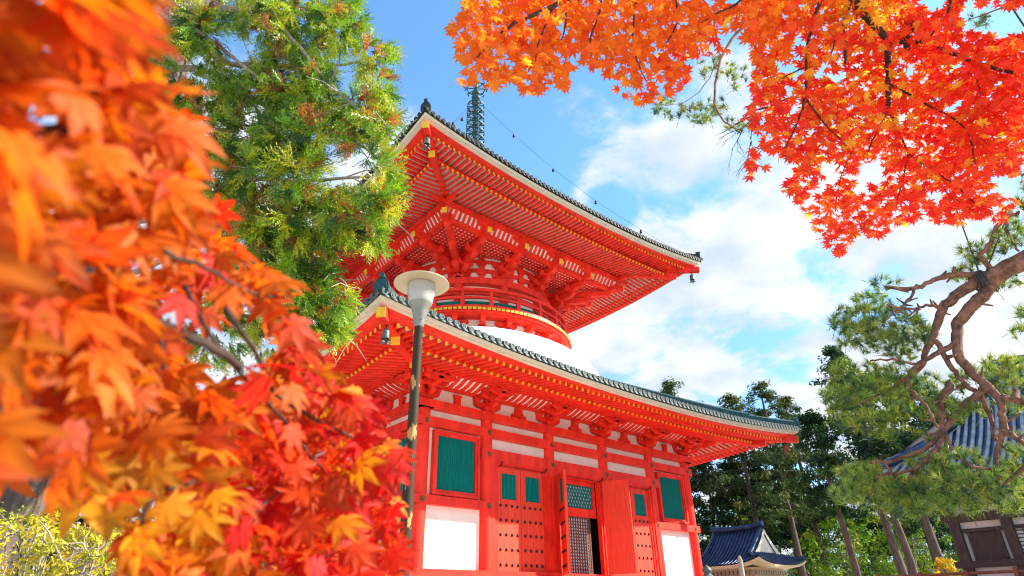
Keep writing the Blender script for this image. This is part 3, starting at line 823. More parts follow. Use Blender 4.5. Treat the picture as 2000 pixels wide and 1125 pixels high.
# stepped brackets carrying the upper eaves
def upbracket(k, x, y0, dirv, tail, reach, diag=False):
    mb = MB(side(k)); d = Vector(dirv).normalized(); sd = d.cross(Vector((0, 0, 1))); s = reach / 1.44
    b = Vector((x, y0, 0))
    def P(q, z): v = b + d * q * s; return (v.x, v.y, z)
    mb.prism([(-.05, 0), (.28, 0), (.33, .1), (.33, .26), (-.05, .26)], Vector(P(0, 15.932)) - sd * .19, d * 1.0, (0, 0, 1), sd * .38)
    zz = [(16.06, .42), (16.44, .92), (16.84, 1.42)]
    for i, (z, q) in enumerate(zz):
        mb.prism(armpts(q * s + .16, .34, False), Vector((b.x, b.y, z)) - sd * .15, d, (0, 0, 1), sd * .30)
        e = P(q - .02, 0); cup(mb, e[0], e[1], z + .27, .34, .14)
        if not diag:                                     # cross arm with three blocks at each step
            o = Vector(P(q - .02, z + .30)); L_ = .50
            mb.prism(armpts(L_, .22), o - d * .1, sd, (0, 0, 1), d * .2)
            for t in (-.4, .4): cup(mb, o.x + sd.x * t, o.y + sd.y * t, z + .52, .22, .12)
        
    # tail rafter slanting down and out, yellow at its end
    a_ = Vector(P(-.1, 17.74)); e_ = Vector(P(tail / s, 17.26)); dd = (e_ - a_).normalized()
    mb.m = 0; mb.bar(a_, e_, .25, .29); mb.m = 1; mb.bar(e_ - dd * .03, e_ + dd * .012, .256, .296); mb.m = 0
    o = Vector((e_.x, e_.y, 0)) - d * .32
    cup(mb, o.x, o.y, 17.47, .30, .14)
    if not diag:
        mb.prism(armpts(.62, .2), Vector((o.x, o.y, 17.58)) - d * .1, sd, (0, 0, 1), d * .2)
        for t in (-.5, 0, .5): cup(mb, o.x + sd.x * t, o.y + sd.y * t, 17.74, .24, .09)
    mb.build('bracket', [RED, YEL], PG)


for k in range(4):
    for x in (-1.28, 1.28): upbracket(k, x, -4.5, (0, -1, 0), 2.15, 1.5)
    upbracket(k, -3.5, -3.42, (-.10, -1, 0), 3.25, 2.6); upbracket(k, 3.5, -3.42, (.10, -1, 0), 3.25, 2.6)
    upbracket(k, -3.38, -3.38, (-1, -1, 0), 4.60, 3.7, True)
    for e, z0, z1, w_ in ((6.04, 17.16, 17.36, .2), (6.42, 17.80, 18.06, .2)):
        f = .006 if k % 2 else 0
        ext = .75 if e > 6.4 else .42
        mb = MB(side(k)); mb.box(-e - ext, e + ext, -e - w_ / 2, -e + w_ / 2, z0 + f, z1 + f); mb.build('square_beam', RED, PG)
    cv = [(6.08, 17.44), (6.14, 17.52), (6.22, 17.64), (6.31, 17.76), (6.40, 17.86)]
    mb = MB(side(k)); n_ = len(cv)
    mb.add([((-e if t == 0 else e), -e, z) for t in range(2) for e, z in cv], [(i, i + 1, n_ + i + 1, n_ + i) for i in range(n_ - 1)], True); co = mb.build('cove', WHITE, PG)
    mb = MB(side(k))
    for i in range(43):
        x = -6.0 + i * 12.0 / 42
        mb.prism(cv + [(e + .02, z - .06) for e, z in reversed(cv)], (x - .07, 0, 0), (0, -1, 0), (0, 0, 1), (.14, 0, 0))
    mb.build('cove_ribs', RED, co)
# latticed ceiling between drum and beams
mb = MB(T0); mb.box(-6.0, 6.0, -6.0, 6.0, 17.40, 17.44); lc = mb.build('lattice_ceiling', WHITE, PG)
mb = MB(T0); q = .235
for i in range(-25, 26):
    x = i * q; mb.box(x - .06, x + .06, -5.98, 5.98, 17.382, 17.401); mb.box(-5.98, 5.98, x - .06, x + .06, 17.379, 17.399)
mb.build('ceiling_bars', RED, lc)

# ------------------------------------------------------------------ finial
FN = None
mb = MB(T0)
mb.box(-.85, .85, -.85, .85, 24.6, 25.5); mb.lathe([(.9, 25.5), (.95, 25.7), (.7, 26.1), (.45, 26.4), (.7, 26.7), (.75, 26.85), (.2, 26.9), (.15, 35.9)], 24)
prof_b = lambda r_, z, h: [(0.02, z - h), (r_ * .6, z - h * .8), (r_ * .95, z - h * .35), (r_, z), (r_ * .92, z + h * .4), (r_ * .55, z + h * .85), (.02, z + h)]
fn = mb.build('finial', M['copper'], PG)
for i in range(9):
    z = 28.0 + i * .66; mb = MB(T0); r_ = .72 - .010 * i
    mb.arc(r_ - .05, r_, z, z + .11, 0, 2 * math.pi, 28); mb.lathe([(.15, z - .05), (.25, z - .03), (.26, z + .10), (.15, z + .14)], 16)
    for q in range(8):
        a = R(45 * q); d = Vector((math.cos(a), math.sin(a), 0)); mb.bar(d * .24 + Vector((0, 0, z + .05)), d * (r_ - .03) + Vector((0, 0, z + .05)), .045, .05)
        e = d * (r_ - .03); mb.lathe([(.02, z - .02), (.05, z - .12), (.055, z - .17), (.0, z - .17)], 8, (e.x, e.y, 0))
    mb.build('ring', M['copper'], fn)
for z, r_, h in ((33.65, .31, .26), (34.15, .33, .27), (34.65, .32, .27), (35.75, .22, .26)):
    mb = MB(T0); mb.lathe([(r_ * math.cos(R(t)) + .01, z + h * math.sin(R(t))) for t in range(-90, 91, 15)], 20); mb.build('jewel', M['copper'], fn)
mb = MB(T0); zc_ = 35.1
for q in range(8):
    a = R(45 * q + 10); b = R(45 * q + 55); d = Vector((math.cos(a), math.sin(a), 0)); d2 = Vector((math.cos(b), math.sin(b), 0))
    mb.bar(d * .15 + Vector((0, 0, zc_)), d * .86 + Vector((0, 0, zc_ + .05)), .055, .055); mb.bar(d * .72 + Vector((0, 0, zc_ + .04)), d2 * .72 + Vector((0, 0, zc_ + .04)), .07, .07)
    mb.tube([d * .86 + Vector((0, 0, zc_ + .02)), d * .90 + Vector((0, 0, zc_ + .2))], [.05, .02], 6); mb.lathe([(.02, -.05), (.06, -.14), (.065, -.2), (0, -.2)], 8, tuple(d * .8 + Vector((0, 0, zc_))))
mb.build('crown_wheel', M['copper'], fn)
for k in range(4):                                       # bell chains from the mast to the corners
    a = side(k) @ Vector((-.45, -.45, 33.2)); b = side(k) @ Vector((-9.6, -9.6, 19.35)); pts = []
    for i in range(25):
        t = i / 24; p = a.lerp(b, t); p.z -= 1.1 * math.sin(math.pi * t); pts.append(p)
    mb = MB(); mb.tube(pts, .009, 5); ch = mb.build('chain', M['iron'], PG)
    for i in (4, 9, 14, 19):
        p = pts[i]; mb = MB(); mb.lathe([(.01, 0), (.03, -.05), (.07, -.08), (.08, -.2), (.09, -.25), (0, -.25)], 10, tuple(p)); mb.tube([p + Vector((0, 0, -.25)), p + Vector((0, 0, -.38))], .015, 5); mb.build('chain_bell', M['iron'], ch)


# ------------------------------------------------------------------ wind bells: hang from the hips, things of their own
def windbell(p, s, label, rust=False):
    r_ = empty('wind_bell', p, label, 'wind bell', 'wind bells at the roof corners'); mt = M['rust'] if rust else M['tile']
    mb = MB(); mb.tube([(0, 0, 0), (0, 0, -.12 * s)], .018 * s, 6); mb.tube([(-.05 * s, 0, -.0), (.05 * s, 0, -.0)], .02 * s, 6); mb.build('hook', M['iron'], r_)
    mb = MB(); mb.lathe([(.0, -.10 * s), (.05 * s, -.105 * s), (.092 * s, -.14 * s), (.108 * s, -.2 * s), (.112 * s, -.36 * s), (.125 * s, -.42 * s), (.118 * s, -.44 * s), (.10 * s, -.42 * s), (.09 * s, -.2 * s)], 20); mb.build('bell', mt, r_)
    mb = MB(); mb.tube([(0, 0, -.3 * s), (0, 0, -.52 * s)], .014 * s, 5)
    for q in range(4):
        a = R(90 * q + 20); mb.bar((0, 0, -.52 * s), (.15 * s * math.cos(a), .15 * s * math.sin(a), -.55 * s), .07 * s, .03 * s)
    mb.build('clapper', mt, r_)
    return r_


def hippt(k, e, z): return Vector((XC, YC, 0)) + side(k) @ Vector((-e, -e, z))


windbell(hippt(0, 11.95, 7.68), 1.05, 'grey bronze wind bell under the lower roof corner beside the lamp')
windbell(hippt(0, 9.6, 18.18), 1.15, 'green bronze wind bell under the upper roof corner nearest the spire')
windbell(hippt(3, 9.6, 18.18), 1.15, 'small dark wind bell at the right tip of the upper roof')
windbell(hippt(3, 11.95, 7.68), 1.05, 'rusty wind bell below the right tip of the lower roof', True)
windbell(hippt(1, 11.95, 7.68), 1.05, 'wind bell at the far left corner of the lower roof behind maple leaves')
windbell(hippt(1, 9.6, 18.18), 1.15, 'wind bell at the far left corner of the upper roof behind cedar sprays')
# ------------------------------------------------------------------ street lamp in front of the pagoda
lp = at(818, 640, 4.72); LX, LY = lp.x, lp.y
LMP = empty('street_lamp', (LX, LY, 0), 'old round hatted street lamp on a peeling pole before the pagoda corner', 'street lamp')
zt = 2.52 + G
mb = MB(); mb.tube([(0, 0, 0), (0, 0, 1.6), (0, 0, zt - .37)], [.052, .045, .036], 20); mb.lathe([(.10, 0), (.10, .05), (.06, .12), (.052, .3)], 20); mb.build('pole', M['pole'], LMP)
mb = MB(); mb.lathe([(.036, zt - .40), (.042, zt - .385), (.044, zt - .36), (.05, zt - .33), (.062, zt - .27), (.082, zt - .21), (.098, zt - .185), (.10, zt - .178)], 28)
for a in (20, 140, 260): mb.tube([(.05 * math.cos(R(a)), .05 * math.sin(R(a)), zt - .345), (.066 * math.cos(R(a)), .066 * math.sin(R(a)), zt - .345)], .006, 6)
mb.build('neck', M['lampmetal'], LMP)
mb = MB(); pr = [(.098, zt - .178), (.104, zt - .165), (.108, zt - .14), (.112, zt - .10)]
for i in range(9): pr += [(.1125 + i * .0006, zt - .098 + i * .011), (.1165 + i * .0006, zt - .0935 + i * .011)]
mb.lathe(pr + [(.118, zt)], 32); mb.build('glass_shade', M['lampglass'], LMP)
mb = MB(); mb.lathe([(.02, zt - .17), (.05, zt - .15), (.06, zt - .06), (.02, zt - .03)], 16); mb.build('bulb', M['white'], LMP)
mb = MB(); mb.lathe([(.0, zt + .004), (.118, zt + .004), (.20, zt + .008), (.236, zt + .0), (.242, zt + .004), (.240, zt + .014), (.16, zt + .05), (.07, zt + .075), (.02, zt + .085), (0, zt + .085)], 40); mb.build('hat', M['lampcap'], LMP)

# ------------------------------------------------------------------ dark temple hall on the right
HL = empty('temple_hall', (30, 0, 0), 'dark wooden temple hall with wide grey tiled roof behind the pine', 'temple hall')
HT = Matrix.Translation((0, 0, G))                      # local x from the facade plane, y = world y
mb = MB(); mb.box(-2.2, 12, -22, 9.3, 0, 1.5); mb.build('stone_base', M['stone'], HL)
mb = MB(HT); mb.box(.16, 9.5, -21.8, 8.35, -.1, 5.2); mb.build('wall', M['pinkplaster'], HL)
mb = MB(HT)
ys = [8.25, 6.52, 3.9, 1.2, -1.5, -4.2, -6.9, -9.6, -12.3]
for y in ys:
    mb2 = MB(HT); mb2.box(-.12, .30, y - .17, y + .17, -.1, 4.2); mb2.build('pillar', M['darkwood'], HL)
for z0, z1, x in ((2.85, 3.15, -.16), (2.47, 2.60, -.03), (1.22, 1.45, -.18), (3.75, 4.0, -.2), (-.1, .25, -.22)):
    mb2 = MB(HT); mb2.box(x, .2, -21.8, 8.62 if x < -.1 else 8.3, z0, z1); mb2.build('beam', M['darkwood'], HL)
for i, y in enumerate(ys[:-1]):
    ym = (y + ys[i + 1]) / 2; hw = (y - ys[i + 1]) / 2 - .32
    if i % 2 == 0:
        mb2 = MB(HT)
        mb2.box(.02, .14, ym - hw, ym + hw, 1.45, 1.52);  mb2.box(.02, .14, ym - hw, ym - hw + .1, 1.5, 2.47); mb2.box(.02, .14, ym + hw - .1, ym + hw, 1.5, 2.47)
        for j in range(18): q = ym - hw + .1 + (j + .5) * (2 * hw - .2) / 18; mb2.box(.05, .10, q - .022, q + .022, 1.5, 2.46)
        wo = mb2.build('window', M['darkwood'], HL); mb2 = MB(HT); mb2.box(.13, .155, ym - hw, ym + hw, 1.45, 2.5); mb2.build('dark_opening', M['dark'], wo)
    else:
        mb2 = MB(HT); mb2.box(.10, .15, ym - hw - .14, ym + hw + .14, .25, 2.46)
        for j in range(9): q = ym - hw - .2 + j * (2 * hw + .4) / 8; mb2.box(.04, .10, q - .03, q + .03, .25, 2.6)
        for j in range(9): q = 1.5 + j * .13; mb2.box(.05, .099, ym - hw - .2, ym + hw + .2, q - .02, q + .02)
        wo = mb2.build('lattice_door', M['lattice'], HL); mb2 = MB(HT)
        for a in (-1, 1): mb2.box(.095, .098, *sorted((ym + a * .05, ym + a * (hw + .15))), 1.5, 2.5)
        mb2.build('paper_backing', M['paper'], wo)
EX, EY, EZ = -1.75, 10.1, 4.42                           # eave corner
RX, RYT, RZ = 4.6, 5.7, 9.35
def hallz(t, u):
    """t 0 eave to 1 ridge, concave; u distance from the corner lifts the eave"""
    return EZ + (RZ - EZ) * (.55 * t + .45 * t * t) + .42 * max(0, 1 - u / 3.0) ** 2 * (1 - t) ** 2
mb = MB(HT); vs = []; fs = []; ny, nx = 40, 10
def hy(y0, t): return y0 + (min(y0, EY - (EY - RYT) * t) - y0)
for j in range(nx + 1):
    t = j / nx; ytop = EY - (EY - RYT) * t
    for i in range(ny + 1):
        f = i / ny; y = ytop + (-22 - ytop) * f; vs.append((EX + (RX - EX) * t, y, hallz(t, EY - y)))
w_ = ny + 1
for j in range(nx):
    for i in range(ny): fs.append((j * w_ + i, j * w_ + i + 1, (j + 1) * w_ + i + 1, (j + 1) * w_ + i))
mb.add(vs, fs, True)
mb.add([(RX, RYT, RZ), (RX + 7, RYT + 4.4, EZ), (EX, EY, EZ + .42)], [(0, 1, 2)])
mb.tube([(EX - .1, EY + .05, EZ + .55)] + [(EX + (RX - EX) * j / 8, EY - (EY - RYT) * j / 8, hallz(j / 8, 0) + .18) for j in range(1, 9)], [.12] + [.2] * 8, 8)
mb.tube([(RX, RYT + .2, RZ + .45), (RX, RYT - 2, RZ + .3), (RX, -22, RZ + .3)], .32, 8)
mb.build('roof_base', M['bluetile'], HL); mb = MB(HT)
for i in range(112):
    y = EY - .15 - i * .285; te = min(1, (EY - y) / (EY - RYT)); n = 7
    if te < .04: continue
    P = [(EX - .03 + (RX - EX) * te * j / n, y, hallz(te * j / n, EY - y) + .05) for j in range(n + 1)]
    mb.tube(P, .075, 8)
hr = mb.build('roof', M['greytile'], HL)
mb = MB(HT); vs = []; fs = []
for i in range(31):
    f = i / 30; y = EY - .05 - f * 32
    for dx, dz in ((.06, -.06), (.1, -.3), (.45, -.34), (1.9, .12)): vs.append((EX + dx, y, hallz(0, EY - y) + dz))
for i in range(30):
    for j in range(3): fs.append((i * 4 + j, i * 4 + j + 1, i * 4 + 5 + j, i * 4 + 4 + j))
mb.add(vs, fs); mb.add([vs[0], vs[1], vs[2], vs[3]], [(0, 1, 2, 3)])
for i in range(70):
    y = EY - .3 - i * .42; z = hallz(0, EY - y) - .40; mb.bar((EX + .2, y, z), (.1, y, z + .42), .13, .15)
mb.build('eaves', M['rust'], HL)
for i, y in enumerate([8.2] + ys[1:]):
    mb = MB(HT); mb.box(-.3, .1, y - .28, y + .28, 4.0, 4.14); mb.prism(armpts(.75, .24), (-.12, y, 4.1), (0, 1, 0), (0, 0, 1), (-.2, 0, 0)); mb.prism(armpts(1.0, .22, False), (.1, y + .1, 4.101), (-1, 0, 0), (0, 0, 1), (0, -.2, 0)); mb.build('bracket', M['darkwood'], HL)
# railing along its platform
RLG = empty('railing', (28.25, 0, 1.5), 'reddish brown wooden railing along the dark hall platform', 'railing')
for z, r_ in ((1.08, .05), (.62, .04)):
    mb = MB(); mb.tube([(0, 12.5, z), (0, -6, z)], r_, 8); mb.build('rail', M['rust'], RLG)
for i in range(13):
    mb = MB(); y = 12.4 - i * 1.5; mb.box(-.06, .06, y - .06, y + .06, -1.5 if y > 9.3 else 0, 1.12); mb.lathe([(.07, 1.12), (.075, 1.16), (.05, 1.2), (0, 1.22)], 10, (0, y, 0)); mb.build('post', M['rust'], RLG)

# ------------------------------------------------------------------ small blue roofed gate house
GX0, GX1, GY0, GY1 = 40.1, 46.5, 22.5, 28.8
GXC, GYC = (GX0 + GX1) / 2, (GY0 + GY1) / 2
GT = empty('gate_house', (GXC, GYC, 0), 'small cream gate house with curved blue black gabled roof among the trees', 'gate house')
GM = Matrix.Translation((0, 0, G)); hx, hy_ = (GX1 - GX0) / 2, (GY1 - GY0) / 2; gy = 1.95
def pX(a): s = 1 - a / hx; return 2.55 + 2.35 * (.42 * s + .58 * s * s)
def pY(a): s = 1 - a / hy_; return 2.55 + 2.0 * s
def gz(x, y):
    ax, ay = abs(x), abs(y); c = .42 * (max(ax / hx, 0) ** 3) * (max(ay / hy_, 0) ** 3)
    return (pX(ax) if ay <= gy else min(pX(ax), pY(ay))) + c
mb = MB(GM); vs = []; fs = []; gx_ = np.linspace(-hx, hx, 29); gy_ = np.concatenate([np.linspace(-hy_, -gy - .001, 9), np.linspace(-gy, gy, 9), np.linspace(gy + .001, hy_, 9)])
for y in gy_:
    for x in gx_: vs.append((x, y, gz(x, y)))
for j in range(len(gy_) - 1):
    for i in range(28): fs.append((j * 29 + i, j * 29 + i + 1, j * 29 + 30 + i, j * 29 + 29 + i))
mb.add(vs, fs, True)
for s in (-1, 1):
    for i in range(-11, 12):
        y = i * .28
        xs_ = [s * (hx + .02 - hx * j / 9) for j in range(10)]
        P = [(x, y, gz(x, y) + .04) for x in xs_ if abs(y) <= gy or pX(abs(x)) <= pY(abs(y)) + .05]
        if len(P) > 1: mb.tube(P, .06, 6)
        x = i * .28
        ys_ = [s * (hy_ + .02 - (hy_ - gy) * j / 5) for j in range(6)]
        P = [(x, y, gz(x, y) + .04) for y in ys_ if pY(abs(y)) <= pX(abs(x)) + .05]
        if len(P) > 1: mb.tube(P, .06, 6)
    for q in (-1, 1):
        mb.tube([(q * hx * 1.0, s * hy_ * 1.0, gz(hx, hy_) + .14)] + [(q * (hx - 1.25 * f), s * (hy_ - 1.25 * f), gz(hx - 1.25 * f, hy_ - 1.25 * f) + .12) for f in (.3, .6, .95)], .12, 8)
        mb.tube([(q * (hx - hx * f), s * (gy - .1), gz(hx - hx * f, 0) + .10) for f in (.35, .5, .7, .85, 1.0)], .13, 8)
mb.tube([(0, -gy - .15, pX(0) + .36), (0, -gy + .6, pX(0) + .22), (0, 0, pX(0) + .18), (0, gy - .6, pX(0) + .22), (0, gy + .15, pX(0) + .36)], .2, 8)
mb.build('roof', M['bluetile'], GT)
for s in (-1, 1):
    mb = MB(GM); y = s * (gy + .16); P = [(hx - hx * f, gz(hx - hx * f, 0)) for f in (.42, .6, .8, 1.0)]
    poly = [(a, b - .02) for a, b in P] + [(-a, b - .02) for a, b in P[-2::-1]]; inn = [(a * .86, b - .28) for a, b in poly]
    n = len(poly)
    mb.add([(a, y, b) for a, b in poly] + [(a, y, b) for a, b in inn], [(i, i + 1, n + i + 1, n + i) for i in range(n - 1)])
    mb.add([(a, y - s * .12, b) for a, b in inn], [tuple(range(n))])
    mb.build('gable', M['white'], GT)
mb = MB(GM)
for t in (-1, 1):
    for ax in (0, 1):
        vs = []; n = 16
        for i in range(n + 1):
            f = -1 + 2 * i / n
            for d, dz in ((.0, -.05), (-.03, -.2), (-.35, -.26), (-1.3, -.15)):
                if ax == 0: x, y = t * (hx + d), f * (hy_ + d)
                else: x, y = f * (hx + d), t * (hy_ + d)
                vs.append((x, y, 2.55 + .42 * abs(f) ** 3 * (1 if d > -1 else .3) + dz))
        mb.add(vs, [(i * 4 + j, i * 4 + j + 1, i * 4 + 5 + j, i * 4 + 4 + j) for i in range(n) for j in range(3)])
mb.build('eaves', M['sand'], GT)
mb = MB(GM); mb.box(-hx + 1.2, hx - 1.2, -hy_ + 1.2, hy_ - 1.2, -G, 2.4); mb.box(-hx + 1.05, hx - 1.05, -hy_ + 1.05, hy_ - 1.05, 1.75, 1.85); mb.build('wall', M['sand'], GT)
for i in range(13):
    x = -1.9 + i * .31
    mb = MB(GM); mb.box(x - .09, x + .09, -hy_ + .98, -hy_ + 1.19, 1.95, 2.2); mb.build('bracket', M['palebark'], GT)
    mb = MB(GM); mb.box(-hx + .98, -hx + 1.19, x - .09, x + .09, 1.95, 2.2); mb.build('bracket', M['palebark'], GT)

# ------------------------------------------------------------------ post and bronze lantern near the pagoda corner
p = at(1443, 1085, 22); mb = MB(); mb.tube([(0, 0, 0), (0.02, 0, p.z - .12), (0.02, 0, p.z)], [.085, .075, .03], 10)
tag(mb.build('wooden_post', M['palebark'], None, (p.x, p.y, 0)), 'weathered pale post standing in front of the blue roofed gate house', 'post')
p = at(1379, 1103, 24); s = p.z
LN = empty('lantern', (p.x, p.y, 0), 'bronze garden lantern with pointed jewel beside the pagoda right corner', 'lantern')
mb = MB(); mb.lathe([(.5, 0), (.5, .2), (.35, .3), (.18, .4), (.14, s * .45), (.2, s * .48), (.34, s * .54)], 8); mb.build('pedestal', M['tile'], LN)
mb = MB(); mb.lathe([(.30, s * .54), (.32, s * .55), (.32, s * .76), (.30, s * .77)], 6); mb.build('light_chamber', M['tile'], LN)
mb = MB(); mb.lathe([(.62, s * .77), (.6, s * .79), (.36, s * .85), (.14, s * .89), (.1, s * .91), (.16, s * .92), (.17, s * .945), (.10, s * .975), (.02, s), (0, s)], 12); mb.build('cap', M['tile'], LN)

# ------------------------------------------------------------------ rust red gate glimpsed at far left
p = at(20, 800, 38)
RG = empty('temple_gate', (p.x, p.y, 0), 'rust red gate building glimpsed through the maple at the far left', 'gate')
RG.rotation_euler = (0, 0, R(-8))
for x in (-5, -1.7, 1.7, 5):
    mb = MB(); mb.tube([(x, 0, 0), (x, 0, 12)], .35, 14); mb.build('pillar', M['rust'], RG)
for z in (4.2, 8.0, 11.6): mb = MB(); mb.box(-5.6, 5.6, -.3, .3, z, z + .6); mb.build('beam', M['rust'], RG)
mb = MB(); mb.box(-5, 5, .1, .25, 8.6, 11.6); mb.build('wall', M['white'], RG)
mb = MB(); mb.prism([(-7.5, 12.2), (7.5, 12.2), (5, 15), (0, 17), (-5, 15)], (0, -4, 0), (1, 0, 0), (0, 0, 1), (0, 8, 0)); mb.build('roof', M['bluetile'], RG)
# ------------------------------------------------------------------ foliage tools
def norm(a): return a / np.maximum(np.linalg.norm(a, axis=-1, keepdims=True), 1e-9)


def frames(nrm, spin=None):
    """(n,3,3) rotations whose third axis is nrm, spun at random about it"""
    z = norm(nrm); a = np.where(np.abs(z[:, 2:3]) < .9, np.array([[0, 0, 1.]]), np.array([[1., 0, 0]]))
    x = norm(np.cross(a, z)); y = np.cross(z, x)
    s = rng.uniform(0, 2 * np.pi, len(z)) if spin is None else spin
    c, sn = np.cos(s)[:, None], np.sin(s)[:, None]
    return np.stack([x * c + y * sn, -x * sn + y * c, z], 2)


def scatter(T, F, pos, rot, size, col, tcol=None):
    """copies of template T (k,3) with faces F at pos, turned by rot, scaled, coloured"""
    n, k = len(pos), len(T)
    V = np.einsum('nij,kj->nki', rot, T) * np.reshape(size, (n, 1, 1)) + pos[:, None]
    Fo = (F[None] + (np.arange(n) * k)[:, None, None]).reshape(-1, F.shape[1])
    C = np.repeat(col[:, None], k, 1)
    if tcol is not None: C = C * tcol[None, :, None]
    return V.reshape(-1, 3), Fo, np.clip(C.reshape(-1, 3), 0.001, .95)


def join(parts):
    Vs, Fs, Cs = [], [], []; o = 0
    for V, F, C in parts: Vs.append(V); Fs.append(F + o); Cs.append(C); o += len(V)
    return np.concatenate(Vs), np.concatenate(Fs), np.concatenate(Cs)


def pal(cols, wts, n, jit=.15):
    c = np.array(cols, float)[rng.choice(len(cols), n, p=np.array(wts) / sum(wts))]
    return c * rng.uniform(1 - jit, 1 + jit, (n, 1)) * rng.uniform(1 - jit * .4, 1 + jit * .4, (n, 3))


def maple_leaf():
    V = [(0, .0, .03)]; F = []
    for ang, L_, w_ in ((0, 1.0, .155), (40, .92, .15), (-40, .92, .15), (80, .70, .125), (-80, .70, .125), (126, .40, .085), (-126, .40, .085)):
        a = math.radians(90 + ang); d = (math.cos(a), math.sin(a)); s = (-d[1], d[0]); b = len(V)
        for t, ww, z in ((.24, .09, .02), (.52, 1.0, .02), (.78, .55, -.03)):
            www = w_ * ww if ww != .09 else .13
            V.append((d[0] * L_ * t + s[0] * www, d[1] * L_ * t + s[1] * www, z)); V.append((d[0] * L_ * t - s[0] * www, d[1] * L_ * t - s[1] * www, z))
        V.append((d[0] * L_, d[1] * L_, -.14)); m1, m2 = len(V), len(V) + 1
        V.append((d[0] * L_ * .52, d[1] * L_ * .52, -.015))
        F += [(0, b, m2), (0, m2, b + 1)] if False else [(0, b + 1, m2 - 0), (0, m2, b)]
        m = m2 - 0; m = len(V) - 1
        F[-2:] = [(0, b + 1, m), (0, m, b)]
        F += [(b + 1, b + 3, m), (m, b + 2, b), (b + 3, b + 5, m), (m, b + 4, b + 2), (b + 5, b + 6, m), (m, b + 6, b + 4)]
    V = np.array(V, float); V[:, 2] -= .10 * (V[:, 0] ** 2)
    global LEAF_K
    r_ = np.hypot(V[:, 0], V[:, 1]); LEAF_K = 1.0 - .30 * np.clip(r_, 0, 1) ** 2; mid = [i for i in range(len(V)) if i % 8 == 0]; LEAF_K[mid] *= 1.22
    return V, np.array(F)


LEAF_V, LEAF_F = maple_leaf()
_tc = 1.0 + .0 * LEAF_V[:, 0]


def inpoly(P, x, y):
    P = np.array(P); r_ = np.zeros(len(x), bool); n = len(P)
    for i in range(n):
        x1, y1 = P[i]; x2, y2 = P[(i + 1) % n]
        c = ((y1 > y) != (y2 > y)) & (x < (x2 - x1) * (y - y1) / (y2 - y1 + 1e-12) + x1); r_ ^= c
    return r_


def rays(x, y):
    v = np.array(FWD)[None] + ((x - PW / 2) / FPX)[:, None] * np.array(RGT)[None] - ((y - PH / 2) / FPX)[:, None] * np.array(UPV)[None]
    return norm(v)


EYEN = np.array(EYE)
# smooth random field over the picture, for gaps and colour patches in the crowns
_fk = rng.normal(0, 1, (40, 2)); _fp = rng.uniform(0, 6.28, 40)


def field(x, y, s):
    v = 0
    for k, p in zip(_fk, _fp): v = v + np.sin((x * k[0] + y * k[1]) / s + p)
    return v / 4.5


def limb(mb, pts, r0, r1, n=8, wob=0.0):
    """branch through points, tapering, smoothed by midpoint subdivision"""
    P = [Vector(p) for p in pts]
    for _ in range(2):
        Q = [P[0]]
        for i in range(len(P) - 1):
            a, b = P[i], P[i + 1]; Q += [a.lerp(b, .25), a.lerp(b, .75)]
        Q.append(P[-1]); P = Q
    if wob: P = [P[0]] + [p + Vector((random.uniform(-wob, wob), random.uniform(-wob, wob), random.uniform(-wob, wob))) for p in P[1:-1]] + [P[-1]]
    m = len(P) - 1; mb.tube(P, [r0 + (r1 - r0) * i / m for i in range(m + 1)], n)
    return P


# ------------------------------------------------------------------ forest behind
_T = np.array([(-.3, -.45, 0), (.3, -.45, .05), (0, .95, -.06)]); _TF = np.array([(0, 1, 2)])


def blobs(cent, rad, n, size, cols, wts, flat=.55, jit=.3):
    """n leaf faces thrown round each centre"""
    k = len(cent); p = np.repeat(cent, n, 0); d = norm(rng.normal(0, 1, (k * n, 3))) * (rng.uniform(.1, 1, (k * n, 1)) ** .5)
    d[:, 2] *= flat; p = p + d * np.repeat(rad, n)[:, None]
    nr_ = norm(d + np.array([0, 0, .5]) + rng.normal(0, .5, d.shape))
    c = np.repeat(pal(cols, wts, k, .2), n, 0) * rng.uniform(1 - jit, 1 + jit, (k * n, 1))
    return scatter(_T, _TF, p, frames(nr_), rng.uniform(.6, 1.35, k * n) * size, c)


GREENS = dict(
    dark=([(.012, .046, .014), (.020, .066, .016), (.040, .100, .016), (.008, .034, .020)], (3, 3, 1.6, 2)),
    olive=([(.05, .085, .022), (.085, .12, .03), (.035, .065, .02), (.12, .14, .035)], (3, 3, 2, 1.2)),
    lime=([(.14, .25, .015), (.22, .32, .02), (.07, .15, .015), (.30, .33, .03)], (3, 3, 2, 1)),
    yellow=([(.55, .36, .01), (.65, .42, .015), (.42, .33, .02)], (3, 3, 2)))


